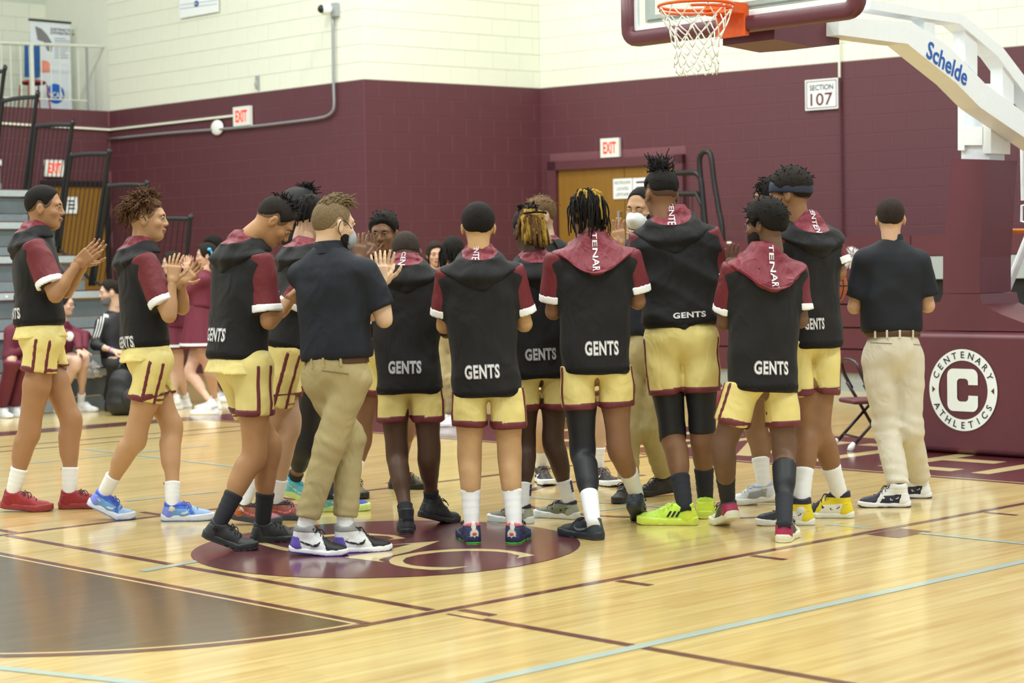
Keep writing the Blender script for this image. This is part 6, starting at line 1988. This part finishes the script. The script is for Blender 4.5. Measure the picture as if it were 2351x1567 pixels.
def belt(ctx, m, loops=None):
    A, ax, r, f = ctx['A'], ctx['ax'], ctx['r'], ctx['f']; S = ctx['S']
    C = A-ax*.006
    ring = [r*math.cos(a)*.168*S+f*math.sin(a)*.130*S for a in np.linspace(0, 2*np.pi, 40, endpoint=False)]
    rws = [[C+q*k+ax*z for q in ring] for k, z in ((1.0, -.022), (1.02, -.02), (1.02, .014), (1.0, .016))]
    mb = MB().ring_loft(rws, cap=False); b = part('belt', np.array(mb.V), mb.F, m, ctx['SH'])
    for a in (-115, -90, -60, -140):
        q = r*math.cos(math.radians(a))*.172*S+f*math.sin(math.radians(a))*.134*S
        k = MB().obox(C+q*1.03-ax*.006, nrm(np.cross(q, ax))*.006, nrm(q)*.003, ax*.024); part('belt_loop', np.array(k.V), k.F, loops or m_khaki, ctx['SH'], smooth=False)
def pockets(ctx, m, lst):
    for (px0, py0, px1, py1) in lst:
        P = proj_px(ctx['D'], [(px0+(px1-px0)*u, py0+(py1-py0)*u) for u in np.linspace(0, 1, 8)], depth(ctx['P']), off=.002)
        if len(P) < 3: continue
        V, F = tube(P, .0022, 5); part('pocket_seam', V, F, m, ctx['SH'])
m_kseam = mat('khaki_seam', (124, 110, 76), .8); m_sseam = mat('stone_seam', (140, 134, 118), .8)
belt(c1, m_belt); pockets(c1, m_kseam, [(738, 850, 800, 858)])
# big player, top bun
c = person('big player with spiky top bun and shaved sides, neon yellow shoes', (136, 94, 64), 84, 1.10,
    [(1532, 1203, 166, 0), (1620, 1182, 84, 0)], (1564, 800), [(1545, 1000, 0), (1612, 985, 0)], (1563, 750), (1545, 494), (1517, 450, .02, 112, 4, 0, 1.10),
    hair=[cap(hk, .016, .004, front=.08, ear=.035, nape=.0, amp=.003), ('hair_bun', *uvs((0, -.02, .155), (.040, .040, .040), None, 16, 10), hk), mop(130, hk, .040, .0055, .0025, 81, az=(0, 6.28), el=(1.1, 1.56), drop=-.25, out=1.0, amp=.008), mop(40, hk, .05, .006, .003, 82, az=(0, 6.28), el=(.9, 1.3), drop=.25, out=1.0, amp=.006)],
    short_y=(905, 898), socks=(m_sockb, .15), shoes=s_neon, hlo=True, hood=(.065, .19, False), gents=(1588, 722, 74, 14), strip='CENTE', extra={'strip_off': -.05}, leggings=[(0, (.5, 1.06), m_tight), (1, (.5, 1.04), m_tight)], tw=1.06, sw=1.04, fold=1.5, foldw=14., chest=1.05)
# afro and beard
c = person('bearded player with short afro and maroon hood, black calf sleeve', (112, 80, 60), 104, 1.0,
    [(1664, 1208, 106, 18), (1808, 1236, 72, 0)], (1750, 880), [(1660, 1035, 0), (1800, 1032, 0)], (1750, 898), (1756, 576), (1756, 520, .02, 142, 3, 0, 1.05),
    arms={'R': dict(e=(1838, 735, .03), w=(1790, 690, .10)), 'L': dict(e=(1664, 740, .04), w=(1688, 630, .22), d=(-.15, .1, .9), p=(.3, -.6, .2), pose='open')},
    hair=[cap(hk, .028, .020, front=.075, ear=.0, nape=-.045, amp=.0035, freq=420), mop(320, hk2, .013, .0045, .003, 201, az=(0, 6.28), el=(-.05, 1.5), drop=.12, out=1.0, amp=.005, name='hair_curls'), beard(hbeard, .008)],
    short_y=(972, 980), socks=(m_sockb, .16), shoes=s_kyrie, hood=(.175, .205, True), gents=(1772, 844, 80, 32), strip='TENARY', extra={'strip_off': .0}, leggings=[(1, (1.22, 1.93), m_tight)], tw=1.04, sw=.94, cov=.8)
# headband
c14 = person('player with navy headband facing left, yellow and black high-tops', (148, 104, 70), 112, 1.05,
    [(1802, 1204, 176, 0), (1893, 1187, 168, 0)], (1852, 790), [(1852, 975, 0), (1880, 985, 0)], (1862, 800), (1850, 508), (1812, 450, .0, 158, 4, 0, 1.10),
    arms={'R': dict(e=(1925, 625, .02), w=(1896, 690, .22), s=(1902, 556, .02), d=(-.3, .3, -.6), p=(-.8, .4, 0))},
    hair=[cap(hk2, .026, .010, front=.07, ear=.01, nape=-.03, amp=.004, freq=380), mop(300, hk2, .016, .0045, .003, 202, az=(0, 6.28), el=(.5, 1.5), drop=.1, out=1.0, amp=.005, name='hair_curls')], short_y=(905, 905), socks=(m_sockw, .19), shoes=s_yellow, hlo=True, hood=(.075, .185, False), gents=(1869, 743, 44, 27), strip='CENTEN', extra={'strip_off': .0}, tw=.92)
F_ = Fld((-.1, -.125, .0), (.1, .1, .09), .0055)
F_.add(ell(CR_C, CR_R+.016), 0); F_.cut(plane((0, 0, .068), (0, -.12, 1)), .003); F_.cut(plane((0, 0, .016), (0, .12, -1)), .003)
V, Q = F_.mesh(); hbd = part('headband', c14['HT'](V), Q, mat('band_navy', (30, 36, 60), .6), c14['T'])
V, F = uvs((.045, -.09, .04), (.012, .008, .017)); part('headband_logo', c14['HT'](V), F, m_white, hbd)
# behind the headband player
c = person('player mostly hidden behind the headband player, white and grey shoes', (146, 106, 74), 165, 1.02,
    [(1726, 1158, 176, 8), (1800, 1150, 176, 0)], (1775, 825), [(1737, 985, 0), (1800, 985, 0)], (1778, 800), (1782, 510), (1770, 462, 0, 172, 0, 0, 1.05),
    hair=[cap(hk, .018, .012, front=.07, ear=.0, nape=-.04, amp=.004, freq=400), mop(240, hk, .015, .005, .003, 203, az=(0, 6.28), el=(.1, 1.5), drop=.12, out=1.0, amp=.005, name='hair_curls')], short_y=(905, 905), socks=(m_sockw, .15), shoes=s_wgrey, hlo=True, hood=(.03, .16, False))
# right-hand coach
c3 = person('man in dark polo and pale trousers with back turned, standing alone at right', (206, 160, 126), 98, .98,
    [(2030, 1163, 174, 0), (2080, 1142, 172, 0)], (2050, 828), [(2036, 985, 0), (2088, 985, 0)], (2048, 762), (2048, 550), (2044, 505, .02, 82, 2, 0, 1.0),
    arms={'L': dict(e=(1962, 705, .04), w=(1990, 680, .3)), 'R': dict(e=(2130, 702, .04), w=(2104, 680, .3))},
    hair=[cap(hdb, .010, .005, front=.085, ear=.0, nape=-.045, amp=.001)], top='polo', bottom='pants', pants_m=m_stone, cloth=mat('polo_black', (24, 27, 36), .68, .08, 10, .2, 500, spec=.3), shoes=s_panda, hlo=True, group='coaches in dark polo shirts', sw=1.05, brow=(50, 36, 28))
belt(c3, m_belt, m_stone); pockets(c3, m_sseam, [(1998, 786, 2048, 788), (2098, 790, 2116, 792)])
basketball(at(1896, 656, depth(c14['P'])+.10), .121, 'brown basketball tucked under the arm of the headband player')

# ================================================================ BACKGROUND PEOPLE
m_cheer = mat('cheer_maroon', (104, 26, 50), .7, .08, 12, .2, 400)
m_mpant = mat('maroon_pants', (96, 22, 46), .7, .08, 10, .2, 400)
m_jack = mat('jacket_black', (26, 27, 33), .6, .06, 12)
GB = 'spectators by the bleachers'
c = person('seated woman with glasses in maroon sweater holding a white pompom', (214, 172, 150), 340, .92,
    [(200, 944, -30, 0), (138, 948, -50, 0)], (134, 824, .20), [(192, 828, -.15), (174, 834, -.28)], (133, 826, .20), (144, 735, .18), (148, 700, .16, -5, 4, 0, .98),
    arms={'R': dict(e=(178, 775, -.05), w=(182, 806, -.2), d=(.5, -.4, -.2), p=(0, 0, -1), pose='curl'), 'L': dict(e=(196, 770, .2), w=(190, 804, -.05), d=(.3, -.5, -.2), p=(0, 0, -1), pose='curl')},
    hair=[cap(hdb, .012, .008, front=.085, ear=.0, nape=-.05, h=.008, fd=0)], top='sweater', cloth=m_cheer, bottom=None, socks=(m_sockw, .12), shoes=s_white, group=GB, lod=1.5)
for s in (-1, 1):
    P = [np.array([s*.032+.020*math.cos(a), .104, .008+.016*math.sin(a)]) for a in np.linspace(0, 2*np.pi, 18, endpoint=False)]
    V, F = tube(c['HT'](P), .0022, 5, closed=True); part('glasses_rim', V, F, m_black, c['T'])
P = proj_px(c['G'], [(160, 772)], depth(c['P']), off=0)
if len(P): V, F = uvs(P[0], (.05, .012, .05), np.array([hd(-20), hd(70), UP])); part('chest_emblem', V, F, m_paper, c['TP'])
pompom('small white pompom in the lap of the seated woman with glasses', 210, 845, gr(210, 940)[0]-.05, .09, m_pw, m_pw, 90)
c = person('seated person in maroon track suit mostly hidden behind the leftmost player', (200, 160, 135), 330, .95,
    [(40, 956, -50, 0), (12, 958, -55, 0)], (42, 828, .2), [(62, 832, -.15), (26, 834, -.28)], (42, 830, .2), (54, 735, .18), (58, 692, .16, 0, 0, 0, .98),
    hair=[cap(hdb, .014, .01, front=.085, ear=-.02, nape=-.06, h=.008, fd=0)], top='sweater', cloth=m_mpant, bottom='pants', pants_m=m_mpant, socks=(m_sockw, .1), shoes=s_white, group=GB, lod=1.5)
c = person('seated bearded man in black three-stripe track jacket, smiling', (212, 172, 148), 318, 1.0,
    [(300, 940, -40, 0), (258, 944, -60, 0)], (270, 826, .2), [(304, 832, -.12), (264, 836, -.24)], (270, 828, .2), (262, 712, .18), (252, 673, .14, 200, 6, 0, 1.05),
    arms={'R': dict(e=(220, 792, .0), w=(262, 805, -.2), d=(1, -.2, -.2), p=(0, .3, -1), pose='curl'), 'L': dict(e=(320, 792, .1), w=(290, 812, -.2), d=(-.8, -.3, -.2), p=(0, .3, -1), pose='curl')},
    hair=[cap(hk2, .016, .006, front=.085, ear=.02, nape=-.03), beard(hm('greybeard', (130, 130, 132)), .006, top=-.03)], top='jacket', cloth=m_jack, bottom='pants', pants_m=mat('black_trousers', (22, 22, 27), .7), shoes=s_black, group=GB, cov=.4, lod=1.5)
G = c['G']
tJ = depth(c['P'])
for k in range(3):
    P = proj_px(G, [(240-k*6-14*u*u, 703+k*1+72*u) for u in np.linspace(0, 1, 14)], tJ)
    if len(P) > 2: V, F = tube(P, .0058, 5); part('sleeve_stripe', V, F, m_white, c['TP'])
P = proj_px(G, [(264, 708), (271, 709), (277, 756), (272, 758)], tJ, off=.006)
if len(P) == 4: MB().prism(list(P), VF*.004).build('shirt_front', m_cheer, c['TP'])
P = proj_px(G, [(244, 727)], tJ, off=0)
if len(P): V, F = uvs(P[0], (.028, .006, .03), np.array([RT, VF, UP])); part('chest_emblem', V, F, m_paper, c['TP'])
w_ = c['wr'][1]+(c['el'][1]-c['wr'][1])*.12
V, F = tube([w_+(c['el'][1]-c['wr'][1])*.03, w_], .034, 10); part('wristband', V, F, mat('band_purple', (120, 60, 190), .5), c['T'])
# cheerleaders
c = person('standing cheerleader in maroon crop sweater and skirt with blue hair bow', (214, 168, 142), 188, .93,
    [(478, 940, 180, 0), (470, 951, 182, 0)], (462, 775), [(480, 850, .05), (436, 855, 0)], (463, 706), (468, 618), (474, 588, 0, 186, 4, 0, 1.0),
    arms={'L': dict(e=(425, 675, -.08), w=(432, 622, -.12), d=(-.05, 0, 1), p=(0, 1, 0)), 'R': dict(e=(425, 672, .1), w=(436, 620, .05), d=(.05, 0, 1), p=(0, -1, 0))},
    hair=[cap(hk2, .018, .012, front=.08, ear=-.02, nape=-.07, h=.008, fd=0), mop(60, hk2, .16, .007, .004, 91, az=(2.0, 4.3), el=(.3, 1.2), drop=.9, out=.35)], top='sweater', cloth=m_cheer, bottom='skirt', skirt_y=797, socks=(m_sockw, .05), shoes=s_white, group=GB, lod=1.5)
V, F, _ = merge([(*uvs((.03, -.06, .095), (.03, .02, .018)), 0), (*uvs((-.03, -.06, .095), (.03, .02, .018)), 0), (*tube([(.01, -.07, .09), (.02, -.085, .04), (.025, -.08, -.01)], .010, 6), 0), (*tube([(-.01, -.07, .09), (-.02, -.085, .04), (-.025, -.08, -.01)], .010, 6), 0)])
V = V+np.array([-.075, .02, -.03]); part('hair_bow', c['HT'](V), F, mat('bow_blue', (70, 180, 236), .5), c['T'])
rw = [[c['A']+ax_*.0+(c['r']*math.cos(a)*.155+c['f']*math.sin(a)*.122)*c['S']+c['ax']*z for a in np.linspace(0, 2*np.pi, 32, endpoint=False)] for ax_, z in ((0, .004), (0, .03))]
mb = MB().ring_loft(rw, cap=False); part('sweater_band', np.array(mb.V)+c['ax']*.02, mb.F, m_cuff, c['TP'])
c = person('dark-haired person half hidden behind the cheerleader and the bowed player', (212, 170, 144), 200, 1.0,
    [(505, 920, 200, 0), (530, 922, 200, 0)], (508, 760), [(500, 845, 0), (522, 845, 0)], (508, 745), (500, 612), (489, 572, 0, 235, 4, 0, 1.05),
    hair=[cap(hk, .026, .012, front=.07, ear=.01, nape=-.04, amp=.004, freq=350)], top='sweater', cloth=m_cheer, bottom='pants', pants_m=m_mpant, shoes=s_white, group=GB, lod=1.5)
c = person('second cheerleader in maroon behind the clapping hands of the curly haired player', (214, 170, 144), 200, .9,
    [(410, 936, 190, 0), (390, 940, 190, 0)], (400, 780), [(410, 860, 0), (388, 860, 0)], (400, 752), (398, 640), (394, 606, 0, 190, 4, 0, .95),
    hair=[cap(hk2, .018, .012, front=.08, ear=-.02, nape=-.07, h=.008, fd=0)], top='sweater', cloth=m_cheer, bottom='skirt', skirt_y=800, socks=(m_sockw, .06), shoes=s_white, group=GB, lod=1.5)
c = person('smiling woman with dark hair between the two black hoodies, far behind', (204, 158, 128), 262, .92,
    [(990, 944, -80, 0), (1010, 946, -80, 0)], (1000, 790), [(992, 870, 0), (1012, 870, 0)], (1000, 760), (1000, 625), (1000, 586, 0, 280, 3, 0, 1.0),
    hair=[cap(hdb, .022, .016, front=.075, ear=-.04, nape=-.09, h=.008, fd=0), mop(60, hdb, .17, .008, .005, 95, az=(1.6, 4.7), el=(.1, 1.0), drop=.95, out=.25)], top='sweater', cloth=m_cheer, bottom='pants', pants_m=m_mpant, shoes=s_white, group=GB, lod=1.5)
c = person('woman with long black hair and khaki trousers seen between two hoodie players', (200, 158, 130), 80, 1.0,
    [(1012, 976, 190, 0), (1040, 978, 190, 0)], (1032, 775), [(1014, 868, 0), (1046, 868, 0)], (1032, 745), (1038, 622), (1040, 580, 0, 85, 3, 0, 1.05),
    hair=[cap(hk, .022, .018, front=.08, ear=-.05, nape=-.1, h=.008, fd=0), mop(90, hk, .2, .009, .006, 97, az=(1.4, 4.9), el=(.1, 1.2), drop=.95, out=.3)], top='polo', bottom='pants', pants_m=m_khaki, shoes=s_white, group=GB, lod=1.5)
